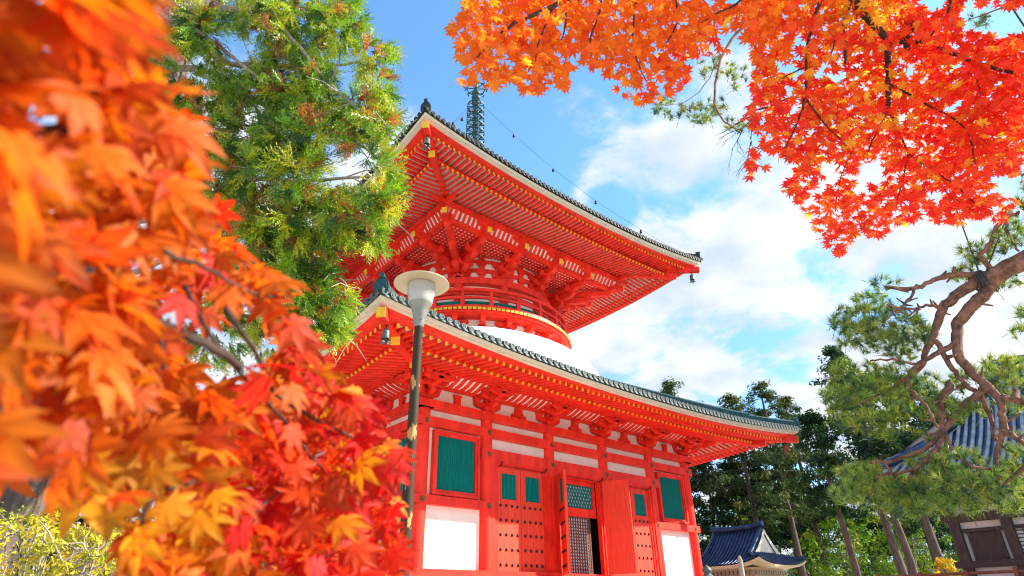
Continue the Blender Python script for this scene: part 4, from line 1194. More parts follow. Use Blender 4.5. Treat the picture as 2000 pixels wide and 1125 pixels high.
def conifer(px, py, h, label, pal_='dark', tr=.30, crown0=.35, spread=3.2, dens=1.0, lean=.0, leafsize=.225, tip=False):
    P = at(px, py, h); H = P.z; base = Vector((P.x, P.y, 0)) + (RGT * 1.0) * lean * H
    t = empty('conifer_tree', (base.x, base.y, 0), label, 'tree', 'tall trees behind the pagoda'); off = Vector((P.x - base.x, P.y - base.y, 0))
    mb = MB(); P_ = [off * f + Vector((random.uniform(-.06, .06), random.uniform(-.06, .06), H * f)) for f in np.linspace(0, .97, 12)]; P_[0] = Vector((0, 0, -.1))
    mb.tube(P_, [tr * 1.25] + [tr * (1 - .85 * f) for f in np.linspace(.08, .97, 11)], 9)
    cs, rs = [], []; nl = max(6, int((1 - crown0) * H / .62))
    for i in range(nl):
        f = crown0 + (1 - crown0) * (i + random.random()) / nl; z = H * f; q = (f - crown0) / (1 - crown0)
        Rl = spread * (min(1, (1 - q) * (2.4 if pal_ == 'olive' else 1.35) + .15)) * random.uniform(.55, 1.15) * (.55 + .45 * min(1, q * 4))
        for b in range(random.choice((3, 3, 4, 4))):
            a = random.uniform(0, 6.283); d = Vector((math.cos(a), math.sin(a), random.uniform(-.25, .1))); c0 = off * f + Vector((0, 0, z))
            mb.tube([c0, c0 + d * Rl * .5 + Vector((0, 0, .1)), c0 + d * Rl * .95], [tr * .22 * (1.1 - f), tr * .13, .015], 4)
            m = max(2, int(Rl / .62))
            for j in range(m):
                g_ = .25 + .75 * (j + random.random()) / m
                if random.random() < .10: continue
                cs.append(c0 + d * Rl * g_ + Vector((random.uniform(-.3, .3), random.uniform(-.3, .3), random.uniform(-.2, .2)))); rs.append(random.uniform(.42, .95))
    for _ in range(4): cs.append(off * .97 + Vector((random.uniform(-.3, .3), random.uniform(-.3, .3), H * .97 + random.uniform(-.6, .2)))); rs.append(.5)
    mb.build('trunk', M['bark'], t)
    V, F, C = blobs(np.array([tuple(c) for c in cs]), np.array(rs), int(50 * dens), leafsize, *GREENS[pal_]); npmesh('crown', V, F, C, M['crown'], t)
    return t


def leafy(px, py, h, label, pal_, wid, name='broadleaf_tree', cat='tree', group=None, n=90, leafsize=.2, rad=.9, trunk=True, low=.15):
    P = at(px, py, h); H = P.z
    t = empty(name, (P.x, P.y, 0), label, cat, group); mb = MB(); top = Vector((0, 0, H * .72))
    limb(mb, [(0, 0, -.1), (.1, 0, H * .35), tuple(top)], .16 * H / 6, .05, 8)
    cs, rs = [], []
    for i in range(n):
        a = random.uniform(0, 6.283); q = random.random(); z = H * (low + (1 - low) * q); r_ = wid * math.sqrt(random.random()) * (math.sin(math.pi * (.12 + .86 * q)) ** .6)
        c = Vector((r_ * math.cos(a), r_ * math.sin(a), min(z, H - .2))); cs.append(c); rs.append(rad * random.uniform(.5, 1.1))
        if i % 5 == 0: limb(mb, [(0, 0, max(.05, z * .45)), tuple(c * .5 + Vector((0, 0, z * .2))), tuple(c)], .04 * H / 6, .012, 5)
    mb.build('trunk', M['palebark'], t)
    V, F, C = blobs(np.array([tuple(c) for c in cs]), np.array(rs), 34, leafsize, *GREENS[pal_], flat=.7); npmesh('crown', V, F, C, M['crown'], t)
    return t


for px, py, h, label, p_, tr, c0, sp, ln in (
    (1305, 742, 62, 'olive topped conifer showing alone above the lower roof line', 'olive', .4, .35, 3.9, 0),
    (1426, 768, 58, 'light olive tree crown rising left of the ridge end block', 'olive', .36, .4, 3.6, .01),
    (1482, 750, 61, 'tall light olive tree crown above the right ridge end', 'olive', .38, .4, 3.9, .02),
    (1530, 778, 66, 'pale olive tree crown over the right tip of the lower roof', 'olive', .36, .42, 3.4, .02),
    (1582, 800, 44, 'dark cedar just right of the red eave tip, bare trunk below', 'dark', .27, 0.51, 2.6, .03),
    (1624, 680, 50, 'tallest dark cedar between the red eave tip and the pine', 'dark', .34, 0.49, 3.0, .03),
    (1662, 742, 46, 'dark cedar half hidden by the pine upper left needles', 'dark', .30, 0.49, 2.8, .03),
    (1705, 722, 56, 'dark cedar behind the left pine needles, pale bare trunk', 'dark', .36, 0.53, 3.2, .04),
    (1765, 735, 58, 'dark cedar rising behind the forked pine limbs', 'dark', .36, 0.51, 3.4, .03),
    (1815, 775, 52, 'dark cedar left of the hall roof, trunk beside the hall corner', 'dark', .34, 0.55, 3.0, .03),
    (1418, 868, 60, 'short dark conifer beside the pagoda right column', 'dark', .24, .25, 2.6, .0),
    (1372, 880, 60, 'dark conifer half hidden by the pagoda right column', 'dark', .26, .2, 2.6, .0),
    (1468, 900, 62, 'dark conifer behind the blue roofed gate house', 'dark', .28, .32, 2.8, .02),
    (1528, 885, 70, 'slender conifer between gate house roof and red eaves', 'dark', .30, .35, 2.8, .03),
    (1505, 820, 84, 'distant dark conifer between two pale olive crowns', 'dark', .34, .2, 4.0, .02),
    (1600, 840, 80, 'distant dark conifer behind the dark cedar at the red eave tip', 'dark', .34, .2, 4.0, .02),
    (1690, 830, 84, 'distant dark conifer filling the wood behind the pine lower left pads', 'dark', .34, .2, 4.2, .02),
    (1790, 850, 86, 'distant dark conifer behind the hall roof corner', 'dark', .34, .2, 4.2, .02),
    (1430, 905, 88, 'distant dark conifer above the gate house left roof end', 'dark', .34, .15, 4.0, .0),
    (1745, 860, 70, 'slim dark conifer deep in the wood below the pine needles', 'dark', .30, .38, 2.8, .04),
):
    conifer(px, py, h, label, p_, tr, c0, sp, 1.0, ln)
for px, py, h, label, p_, wid, n in (
    (1395, 985, 64, 'sunlit bright green tree between pagoda and gate house', 'lime', 4.0, 80),
    (1470, 955, 78, 'bright green tree behind the gate house ridge', 'lime', 5.0, 90),
    (1560, 985, 72, 'lime green tree right of the gate house gable', 'lime', 4.6, 90),
    (1625, 1010, 66, 'sunlit green undergrowth tree among bare cedar trunks', 'lime', 4.2, 80),
    (1690, 1000, 78, 'yellow green tree behind the middle cedar trunks', 'lime', 4.6, 90),
    (1760, 1020, 74, 'green undergrowth tree right of the middle cedar trunks', 'lime', 4.2, 80),
    (1830, 1010, 80, 'leafy green tree behind the trunks beside the dark hall', 'lime', 4.6, 80),
): leafy(px, py, h, label, p_, wid, n=n, leafsize=.32, rad=1.2, group='sunlit green trees under the tall conifers')
leafy(1840, 1088, 46, 'small golden yellow tree beside the dark hall corner', 'yellow', .8, n=22, leafsize=.16, rad=.4, low=.4)
for px, py, h, label, p_, wid in (
    (60, 830, 34, 'sunlit green tree seen through gaps in the left maple', 'lime', 3.2),
    (215, 560, 40, 'tall bright green tree behind the middle of the left maple', 'lime', 4.5),
    (460, 905, 46, 'green tree between the maple and the pagoda left wall', 'lime', 3.2),
    (330, 840, 52, 'dark green tree behind the lower maple leaves', 'dark', 5.0),
    (120, 960, 30, 'dark shaded tree behind the yellow green shrub', 'dark', 3.4),
    (-60, 900, 30, 'dark tree at the left frame edge behind the maple', 'dark', 3.4),
): leafy(px, py, h, label, p_, wid, n=80, leafsize=.28, rad=1.1, group='trees seen behind the left maple')

# ------------------------------------------------------------------ yellow green shrub at lower left
sp_ = at(110, 1110, 9.0)
SHB = empty('shrub', (sp_.x, sp_.y, 0), 'yellow green shrub with pale bare twigs below the left maple', 'shrub')
mb = MB(); cs = []
HS = at(110, 1030, 9.0).z
for i in range(150):
    a = random.uniform(0, 6.283); r_ = 2.1 * math.sqrt(random.random()); top = HS * (1 - .16 * (r_ / 2.1) ** 2) * random.uniform(.9, 1.0); e = Vector((r_ * math.cos(a), r_ * math.sin(a), top))
    b = Vector((random.uniform(-.25, .25), random.uniform(-.25, .25), 0)); m_ = b.lerp(e, .5) + Vector((random.uniform(-.2, .2), random.uniform(-.2, .2), -.1))
    P_ = limb(mb, [tuple(b), tuple(m_), tuple(e)], .022, .006, 5, .03); cs.append(e)
    for q in range(5):
        f = random.randint(len(P_) // 2, len(P_) - 1); s_ = P_[f]; t_ = s_ + Vector((random.uniform(-.35, .35), random.uniform(-.35, .35), random.uniform(.05, .35)))
        k_ = s_.lerp(t_, .5) + Vector((random.uniform(-.08, .08), random.uniform(-.08, .08), random.uniform(-.05, .08))); mb.tube([s_, k_, t_], [.010, .008, .004], 4); cs.append(t_)
mb.build('twigs', M['palebark'], SHB)
V, F, C = blobs(np.array([tuple(c) for c in cs]), rng.uniform(.08, .17, len(cs)), 26, .045, [(.58, .45, .03), (.44, .40, .035), (.18, .22, .02), (.60, .43, .06)], (3, 3, 1.5, 1), flat=.5, jit=.25)
npmesh('foliage', V, F, C, M['crown'], SHB)
# ------------------------------------------------------------------ cedar at upper left
CB = at(150, 560, 9.5)
CED = empty('cedar_tree', (CB.x, CB.y, 0), 'big cedar with drooping green and brown sprays left of the pagoda', 'tree')
CM = Matrix.Translation((-CB.x, -CB.y, 0))
mb = MB(CM); tp = at(90, -900, 9.5)
mb.tube([(CB.x, CB.y, -.1), (CB.x, CB.y, 4), (CB.x + .1, CB.y, 9), (CB.x + .15, CB.y + .1, 15)], [.55, .46, .36, .18], 14); mb.build('trunk', M['bark'], CED)
BR = [  # sight-line pixels and distances of the main boughs
    ([(150, -120, 9.2), (250, -10, 8.6), (350, 14, 8.2), (430, 20, 7.8), (519, 6, 7.4), (620, -10, 7.2), (730, -20, 7.0)], .07, .02),
    ([(430, 20, 7.8), (526, 13, 7.4), (566, 74, 7.2), (593, 98, 7.1), (620, 142, 7.0), (664, 182, 6.9), (720, 235, 6.8), (770, 275, 6.7)], .045, .01),
    ([(150, -60, 9.2), (300, 20, 8.4), (360, 48, 8.1), (432, 92, 7.8), (470, 125, 7.6), (540, 180, 7.4)], .055, .015),
    ([(120, 100, 9.3), (350, 60, 8.5), (440, 130, 8.2), (520, 125, 7.8), (594, 138, 7.5), (660, 128, 7.3), (760, 110, 7.1)], .06, .012),
    ([(140, 180, 9.3), (380, 120, 8.6), (480, 180, 8.2), (545, 225, 7.8), (600, 255, 7.4), (690, 270, 7.2), (760, 330, 7.0)], .06, .012),
    ([(130, 460, 9.4), (330, 420, 8.8), (418, 378, 8.2), (455, 352, 8.0), (485, 334, 7.8), (526, 304, 7.6), (570, 260, 7.4)], .06, .015),
    ([(455, 352, 8.0), (505, 348, 7.6), (560, 350, 7.3), (620, 354, 7.1), (700, 345, 6.9), (770, 340, 6.8)], .04, .012),
    ([(150, 520, 9.4), (400, 440, 8.6), (510, 425, 8.0), (540, 395, 7.8), (600, 420, 7.5), (660, 440, 7.3), (740, 420, 7.1)], .05, .01),
    ([(200, 560, 9.4), (440, 455, 8.6), (550, 465, 8.0), (585, 500, 7.8), (640, 520, 7.6), (680, 560, 7.5)], .045, .01),
    ([(200, 640, 9.4), (420, 560, 8.8), (540, 580, 8.3), (590, 575, 8.0), (640, 560, 7.9), (690, 580, 7.8)], .04, .01),
    ([(480, 180, 8.2), (520, 240, 8.0), (545, 300, 7.8), (560, 340, 7.7)], .025, .008),
    ([(300, 20, 8.4), (480, 60, 8.8), (600, 50, 8.4), (690, 90, 8.0)], .04, .01),
    ([(420, 560, 8.8), (500, 640, 8.6), (600, 650, 8.3), (690, 660, 8.1)], .03, .008),
]
mb = MB(CM); tw = []
for pts, r0, r1 in BR:
    P_ = limb(mb, [tuple(at(*p)) for p in pts], r0, r1, 8, .012)
    for i in range(4, len(P_)):
        if random.random() < .75:
            s_ = P_[i]; d = Vector((random.uniform(-1, 1), random.uniform(-1, 1), random.uniform(-.8, .5))).normalized() * random.uniform(.25, .7)
            e = s_ + d + Vector((0, 0, -.08)); m_ = s_.lerp(e, .5) + Vector((0, 0, .06)); mb.tube([s_, m_, e], [.012, .009, .004], 5); tw.append((s_, e))
mb.build('branches', M['palebark'], CED)
PADS = [  # cx, cy, rx, ry, distance, sprays
    (330, 60, 70, 60, 8.3, 85), (420, 70, 80, 60, 8.0, 110), (520, 60, 80, 60, 7.8, 110), (620, 50, 80, 45, 7.5, 100), (690, 45, 45, 45, 7.3, 55), (600, 10, 130, 25, 7.4, 75),
    (400, 160, 80, 60, 8.3, 100), (500, 170, 80, 60, 8.0, 110), (590, 150, 70, 50, 7.6, 90), (680, 130, 55, 40, 7.3, 80), (755, 110, 38, 26, 7.1, 40), (640, 200, 70, 40, 7.4, 80), (720, 205, 55, 38, 7.1, 75), (770, 165, 22, 22, 7.0, 22), (765, 235, 26, 18, 7.0, 28),
    (400, 250, 70, 60, 8.4, 80), (480, 270, 80, 50, 8.0, 90), (570, 270, 70, 50, 7.6, 75), (660, 275, 70, 45, 7.3, 80), (735, 275, 42, 30, 7.0, 55), (420, 330, 60, 50, 8.2, 60), (520, 340, 70, 40, 7.8, 70), (620, 345, 70, 45, 7.3, 95), (700, 340, 65, 45, 6.9, 125), (755, 350, 36, 55, 6.8, 80), (770, 395, 22, 26, 6.8, 30),
    (440, 410, 60, 40, 8.4, 60), (530, 420, 70, 45, 8.0, 75), (620, 420, 75, 45, 7.5, 100), (710, 415, 50, 38, 7.1, 85), (560, 480, 60, 40, 8.0, 70), (630, 480, 50, 28, 7.7, 60), (745, 455, 20, 20, 7.1, 20), (490, 480, 50, 35, 8.3, 40),
    (620, 545, 55, 32, 7.8, 70), (670, 570, 32, 32, 7.7, 55), (600, 590, 45, 30, 8.0, 45), (630, 620, 48, 26, 8.0, 55), (672, 640, 22, 16, 8.0, 26), (560, 555, 40, 30, 8.2, 40), (480, 570, 60, 50, 8.7, 40), (420, 650, 70, 50, 8.9, 40), (540, 660, 50, 35, 8.6, 25), (390, 560, 60, 60, 9.0, 40),
]


def spray_template(ns, spread, needles):
    """a fan of needle-clothed strands along +y"""
    V, F, K = [], [], []
    for i in range(ns):
        a = random.uniform(-spread, spread); b = random.uniform(-.45, .35); L_ = random.uniform(.6, 1.0)
        d = Vector((math.sin(a), math.cos(a) * math.cos(b), math.sin(b))).normalized(); s = d.cross(Vector((random.uniform(-1, 1), random.uniform(-1, 1), 1))).normalized(); o = Vector((0, random.uniform(0, .25), 0))
        c = random.uniform(.75, 1.25)
        n0 = len(V); V += [o - s * .018, o + s * .018, o + d * L_]; F.append((n0, n0 + 1, n0 + 2)); K += [c * .8] * 3
        for j in range(needles):
            t = .15 + .85 * j / needles; p = o + d * L_ * t; q = s.cross(d) if j % 2 else s; sg = random.choice((-1, 1))
            e = (d * .75 + q * sg * random.uniform(.5, .9)).normalized() * random.uniform(.13, .2); w_ = d.cross(e).cross(e).normalized() * .026
            n0 = len(V); V += [p - w_, p + w_, p + e]; F.append((n0, n0 + 1, n0 + 2)); K += [c, c, c * 1.15]
    return np.array([tuple(v) for v in V]), np.array(F), np.array(K)


SPR = [spray_template(11, .75, 9) for _ in range(5)]
parts = []
for cx, cy, rx, ry, d, n in PADS:
    n = int(n * 1.3); cx -= 26 * min(1, max(0, (cx - 480) / 150)); rx *= .92
    a = rng.uniform(0, 6.283, n); q = np.sqrt(rng.uniform(0, 1, n)); x = cx + rx * q * np.cos(a); y = cy + ry * q * np.sin(a)
    vr = rays(x, y); kp = field(x * 1.0, y * 1.3, 34) > -.95 + rng.normal(0, .3, n); x, y, vr, a = x[kp], y[kp], vr[kp], a[kp]; n = len(x)
    hd = d + rng.uniform(-.55, .55, n); pos = EYEN + vr * (hd / np.hypot(vr[:, 0], vr[:, 1]))[:, None] - np.array([CB.x, CB.y, 0])
    grp = pal([(.15, .31, .012), (.26, .42, .014), (.46, .48, .014), (.045, .13, .010), (.50, .20, .030), (.26, .085, .025)], (3, 3.2, 2.8, 2.0, .9, .4), n, .18)
    out_ = norm(np.stack([np.cos(a) * np.array(RGT)[0] - 0, np.cos(a) * np.array(RGT)[1], -np.sin(a)], 1) + 1e-6)
    dirn = norm(out_ * .7 + np.array(RGT)[None] * .3 + np.array([0, 0, -.5]) + rng.normal(0, .45, (n, 3)))
    zax = norm(np.cross(dirn, rng.normal(0, 1, (n, 3)) + np.array([[0, 0, 1.5]]))); xax = np.cross(dirn, zax); rot = np.stack([xax, dirn, zax], 2)
    ids = rng.integers(0, len(SPR), n)
    for k in range(len(SPR)):
        m = ids == k
        if m.any(): parts.append(scatter(SPR[k][0], SPR[k][1], pos[m], rot[m], rng.uniform(.22, .37, m.sum()), grp[m], SPR[k][2]))
npmesh('foliage', *join(parts), M['needle'], CED)

# ------------------------------------------------------------------ red pine at right
PB = at(2850, 900, 7.6)
PIN = empty('pine_tree', (PB.x, PB.y, 0), 'red barked pine with forked bare limbs and long needles at right', 'tree')
PMx = Matrix.Translation((-PB.x, -PB.y, 0))
mb = MB(PMx); tpz = at(2250, 430, 7.2)
limb(mb, [(PB.x, PB.y, -.1), (PB.x + .1, PB.y, 2.0), (PB.x - .1, PB.y + .1, 4.4), (PB.x + .2, PB.y, 6.5), (PB.x, PB.y, 9.0)], .30, .16, 14, .02); mb.build('trunk', M['pinebark'], PIN)
h = 6.5
LB = [
    ([(2520, 380, 7.5), (2220, 440, 7.0), (2060, 482, 6.7), (1985, 517, 6.5), (1945, 536, 6.5), (1915, 552, 6.45)], .098, .07),
    ([(1985, 517, 6.5), (1945, 540, 6.48), (1900, 553, 6.45), (1868, 576, 6.4), (1843, 598, 6.4), (1832, 625, 6.35), (1822, 658, 6.3), (1809, 686, 6.3), (1802, 714, 6.25), (1772, 738, 6.2), (1738, 760, 6.1)], .062, .011),
    ([(1960, 530, 6.5), (1934, 556, 6.5), (1917, 583, 6.45), (1882, 613, 6.4), (1869, 637, 6.4), (1867, 667, 6.35), (1873, 701, 6.3), (1897, 728, 6.3), (1925, 752, 6.25), (1953, 775, 6.25), (1956, 806, 6.2), (1960, 836, 6.2), (1949, 873, 6.15), (1943, 921, 6.1), (1953, 968, 6.1)], .062, .012),
    ([(1872, 668, 6.35), (1845, 683, 6.3), (1822, 694, 6.25), (1782, 718, 6.1), (1769, 748, 6.0), (1787, 772, 5.9), (1814, 796, 5.85), (1832, 835, 5.8)], .035, .012),
    ([(1820, 664, 6.3), (1829, 667, 6.3), (1843, 691, 6.3), (1863, 725, 6.3), (1883, 752, 6.3), (1915, 768, 6.3), (1935, 820, 6.3), (1945, 860, 6.2)], .035, .02),
    ([(1945, 538, 6.5), (1900, 537, 6.4), (1863, 535, 6.35), (1843, 540, 6.3), (1822, 549, 6.25), (1789, 564, 6.1), (1758, 564, 6.0), (1728, 559, 5.9)], .045, .015),
    ([(1789, 562, 6.1), (1775, 585, 6.0), (1758, 600, 5.9), (1730, 625, 5.8)], .02, .008),
    ([(1840, 610, 6.4), (1830, 597, 6.3), (1805, 597, 6.2), (1785, 605, 6.0), (1760, 602, 5.9)], .022, .010),
    ([(1858, 748, 6.25), (1838, 779, 6.2), (1838, 812, 6.15), (1841, 843, 6.1), (1824, 867, 6.05), (1780, 890, 5.9), (1730, 901, 5.8), (1700, 905, 5.7)], .045, .012),
    ([(1925, 758, 6.25), (1909, 769, 6.25), (1868, 806, 6.2), (1841, 843, 6.1), (1828, 880, 6.0), (1804, 904, 5.95), (1770, 924, 5.8), (1722, 928, 5.7)], .045, .012),
    ([(1956, 775, 6.25), (1990, 782, 6.2), (2040, 800, 6.1)], .04, .03), ([(1962, 836, 6.2), (1985, 860, 6.1), (2030, 880, 6.0)], .035, .015),
    ([(1832, 870, 6.05), (1838, 895, 6.0), (1845, 925, 5.9)], .018, .006), ([(1843, 843, 6.1), (1860, 880, 6.0), (1900, 915, 5.9), (1940, 918, 6.0)], .02, .01),
    ([(1738, 760, 6.1), (1700, 778, 6.0), (1670, 790, 5.9)], .014, .006), ([(1802, 714, 6.2), (1750, 700, 6.0), (1700, 705, 5.9)], .02, .008),
    ([(1945, 535, 6.5), (1910, 500, 6.4), (1935, 480, 6.4), (1945, 445, 6.4), (1965, 425, 6.4), (1990, 415, 6.4)], .035, .02), ([(1963, 428, 6.4), (1970, 460, 6.4), (1990, 490, 6.3)], .025, .012),
    ([(1880, 752, 6.3), (1850, 770, 6.1), (1820, 790, 6.0)], .016, .006), ([(1800, 905, 5.95), (1770, 940, 5.8), (1755, 960, 5.7)], .016, .006), ([(2220, 440, 7), (2150, 620, 6.6), (2040, 650, 6.4), (1990, 640, 6.2)], .05, .012),
    ([(2220, 440, 7), (2150, 780, 6.4), (2010, 900, 6.2), (1960, 950, 6.0)], .05, .012),
    ([(2520, 380, 7.5), (2300, -80, 7.2), (1900, -90, 6.4), (1600, -30, 5.9), (1460, 40, 5.5), (1408, 105, 5.3), (1390, 200, 5.2), (1420, 245, 5.2), (1450, 262, 5.2)], .05, .004), ([(1408, 105, 5.3), (1370, 180, 5.25), (1330, 205, 5.2), (1285, 205, 5.2)], .008, .003),
    ([(2300, -80, 7.2), (2050, -20, 6.4), (1890, 40, 6.2)], .03, .005),
]
mb = MB(PMx)
for i, (pts, r0, r1) in enumerate(LB): limb(mb, [tuple(at(*p)) for p in pts], r0 * (1 if i < 3 else .74), r1 * (1 if i < 3 else .8), 10 if r0 > .06 else 7, .009)
for i in range(70):                                      # knots and snapped stubs along the limbs
    pts, r0, r1 = random.choice(LB[:12]); j = random.randrange(1, len(pts)); p = at(*pts[j - 1]).lerp(at(*pts[j]), random.random()); d_ = Vector((random.uniform(-1, 1), random.uniform(-1, 1), random.uniform(-.6, 1))).normalized(); r_ = max(.008, r1 * .8)
    mb.tube([p, p + d_ * (r0 * .9 + .02), p + d_ * (r0 + random.uniform(.03, .09))], [r_ * 1.3, r_, r_ * .7], 6)
mb.build('limbs', M['pinebark'], PIN)
mb = MB(PMx)                                             # bare dead twigs below the maple


def twig(p, d, L_, r_, dep):
    e = p + d * L_; m_ = p.lerp(e, .5) + Vector((random.uniform(-1, 1), random.uniform(-1, 1), random.uniform(-1, 1))) * L_ * .08
    mb.tube([p, m_, e], [r_, r_ * .8, r_ * .55], 5)
    if dep:
        for _ in range(random.choice((2, 3))):
            f = random.uniform(.35, 1.0); nd = (d + Vector((random.uniform(-.9, .9), random.uniform(-.9, .9), random.uniform(-.8, .35)))).normalized(); twig(p.lerp(e, f), nd, L_ * random.uniform(.55, .8), r_ * .6, dep - 1)


for a, b, r_ in (((1600, 185, 5.2), (1489, 213, 5.2), .012), ((1545, 200, 5.2), (1450, 226, 5.2), .010), ((1500, 212, 5.2), (1440, 262, 5.2), .008), ((1560, 250, 5.2), (1465, 292, 5.2), .008)):
    A = at(*a); B = at(*b); twig(A, (B - A).normalized(), (B - A).length, r_, 3)
mb.build('bare_twigs', M['maplebark'], PIN)
NPAD = [  # cx, cy, rx, ry, distance, tufts
    (1700, 600, 55, 28, 5.9, 60), (1665, 625, 45, 30, 5.8, 60), (1740, 635, 60, 38, 5.85, 90), (1690, 660, 60, 30, 5.8, 80), (1780, 640, 40, 28, 6.0, 40), (1800, 655, 30, 22, 6.0, 28), (1730, 555, 30, 14, 5.9, 18), (1760, 690, 40, 22, 5.9, 34), (1640, 628, 22, 14, 5.8, 14),
    (1680, 745, 65, 40, 5.9, 110), (1640, 770, 40, 30, 5.9, 50), (1720, 790, 70, 40, 5.9, 110), (1660, 810, 45, 30, 5.9, 60), (1750, 750, 50, 36, 6.0, 60), (1640, 720, 25, 20, 6.0, 22), (1720, 835, 50, 25, 5.9, 50),
    (1800, 790, 60, 28, 6.0, 60), (1860, 800, 45, 26, 6.1, 50), (1830, 750, 60, 26, 6.3, 45), (1895, 800, 34, 18, 6.2, 22), (1900, 735, 50, 20, 6.4, 34), (1960, 715, 50, 22, 6.4, 44), (1990, 790, 34, 24, 6.4, 30), (1960, 760, 45, 30, 6.4, 45), (1985, 720, 30, 24, 6.4, 26),
    (1655, 930, 30, 22, 5.7, 36), (1690, 920, 40, 18, 5.7, 40), (1670, 965, 46, 24, 5.7, 80), (1740, 960, 60, 30, 5.7, 120), (1800, 960, 60, 36, 5.75, 130), (1760, 990, 55, 22, 5.7, 80), (1860, 950, 60, 40, 5.8, 120), (1850, 905, 45, 30, 5.9, 60), (1810, 905, 40, 22, 5.9, 36), (1920, 960, 50, 36, 5.9, 90), (1985, 965, 50, 36, 6.0, 90), (1970, 915, 36, 18, 6.0, 22), (1890, 895, 50, 16, 6.0, 20), (1870, 990, 36, 20, 5.8, 34), (1990, 870, 30, 30, 6.1, 30),
    (1810, 850, 40, 18, 6.0, 16), (1880, 535, 26, 14, 6.5, 20), (1960, 545, 40, 26, 6.6, 36), (1905, 495, 38, 24, 6.4, 44), (1945, 470, 40, 26, 6.4, 46), (1985, 440, 30, 44, 6.4, 46), (1998, 610, 16, 12, 6.2, 10), (1992, 650, 14, 12, 6.2, 10), (1998, 370, 14, 30, 6.4, 14),
    (1310, 213, 34, 18, 5.2, 34), (1360, 222, 42, 20, 5.2, 44), (1400, 200, 30, 24, 5.2, 26), (1395, 135, 40, 26, 5.3, 36), (1440, 150, 26, 24, 5.3, 20), (1430, 245, 32, 16, 5.2, 16), (1290, 190, 14, 10, 5.2, 8), (1910, 38, 24, 14, 6.2, 16), (1480, 130, 20, 20, 5.4, 12),
]


def tuft_template(n):
    V, F, K = [], [], []
    for i in range(n):
        a = random.uniform(0, 6.283); b = random.uniform(.15, 1.25); d = Vector((math.sin(b) * math.cos(a), math.cos(b), math.sin(b) * math.sin(a))); s = d.cross(Vector((random.uniform(-1, 1), random.uniform(-1, 1), random.uniform(-1, 1)))).normalized() * .030; o = Vector((0, random.uniform(-.45, 0.05), 0)); L_ = random.uniform(.75, 1.05)
        n0 = len(V); V += [o - s, o + s, o + d * L_]; F.append((n0, n0 + 1, n0 + 2)); c = random.uniform(.75, 1.3); K += [c * .8, c * .8, c * 1.15]
    n0 = len(V); V += [Vector((-.03, -1.3, 0)), Vector((.03, -1.3, 0)), Vector((0, .1, 0))]; F.append((n0, n0 + 1, n0 + 2)); K += [.3, .3, .3]
    return np.array([tuple(v) for v in V]), np.array(F), np.array(K)


TUF = [tuft_template(44) for _ in range(5)]
parts = []
for cx, cy, rx, ry, d, n in NPAD:
    n = int(n * .72)
    a = rng.uniform(0, 6.283, n); q = np.sqrt(rng.uniform(0, 1, n)); x = cx + rx * q * np.cos(a); y = cy + ry * q * np.sin(a)
    vr = rays(x, y); hd = d + .38 + rng.uniform(-.45, .45, n); pos = EYEN + vr * (hd / np.hypot(vr[:, 0], vr[:, 1]))[:, None] - np.array([PB.x, PB.y, 0])
    col = pal([(.15, .25, .03), (.25, .34, .035), (.06, .13, .045), (.38, .40, .045)], (3, 3, 2.0, 1.4), n, .2)
    dirn = norm(np.array([0, 0, .75]) + rng.normal(0, .6, (n, 3))); zax = norm(np.cross(dirn, rng.normal(0, 1, (n, 3)))); rot = np.stack([np.cross(dirn, zax), dirn, zax], 2)
    ids = rng.integers(0, len(TUF), n)
    for k in range(len(TUF)):
        m = ids == k
        if m.any(): parts.append(scatter(TUF[k][0], TUF[k][1], pos[m], rot[m], rng.uniform(.070, .105, m.sum()), col[m], TUF[k][2]))
npmesh('needles', *join(parts), M['needle'], PIN)
# ropes that hold the pine limb, and the bamboo-padded tie
tie = at(1915, 548, 6.46); tdir = (at(1880, 560, 6.45) - at(1945, 538, 6.5)).normalized()
mb = MB()
for i in range(4): o = tie + tdir * (-.03 + .024 * i); sd = tdir.cross(Vector((0, 0, 1))).normalized(); u = sd.cross(tdir); mb.tube([o + (sd * math.cos(g_ * .6283) + u * math.sin(g_ * .6283)) * .086 for g_ in range(11)], .011, 5, False)
for a, b in (((1915, 540, 6.4), (1840, 330, 6.9)), ((1922, 540, 6.4), (1975, 400, 6.7))): mb.tube([at(*a), at(*b)], .007, 5)
tag(mb.build('support_rope', M['rope']), 'dark rope wound round the pine limb with two lines running up', 'rope')
mb = MB(); mb.tube([at(1960, -10, 9), at(2040, 110, 8.6)], .012, 5); tag(mb.build('overhead_wire', M['rope']), 'thin dark wire crossing the sky at the upper right corner', 'wire')

# ------------------------------------------------------------------ maple on the right: branches over the sky
MB_ = at(2150, 300, 4.2)
MAP = empty('maple_tree', (MB_.x, MB_.y, 0), 'orange and red maple hanging sharp over the sky at upper right', 'tree')
MM = Matrix.Translation((-MB_.x, -MB_.y, 0))


def Dm(x, y): return 1.85 + .95 * np.clip((x - 950) / 800, 0, 1) + .10 * np.clip((y - 200) / 250, 0, 1)


def am(x, y, k=0.0): return atd(x, y, float(Dm(x, y)) + k)


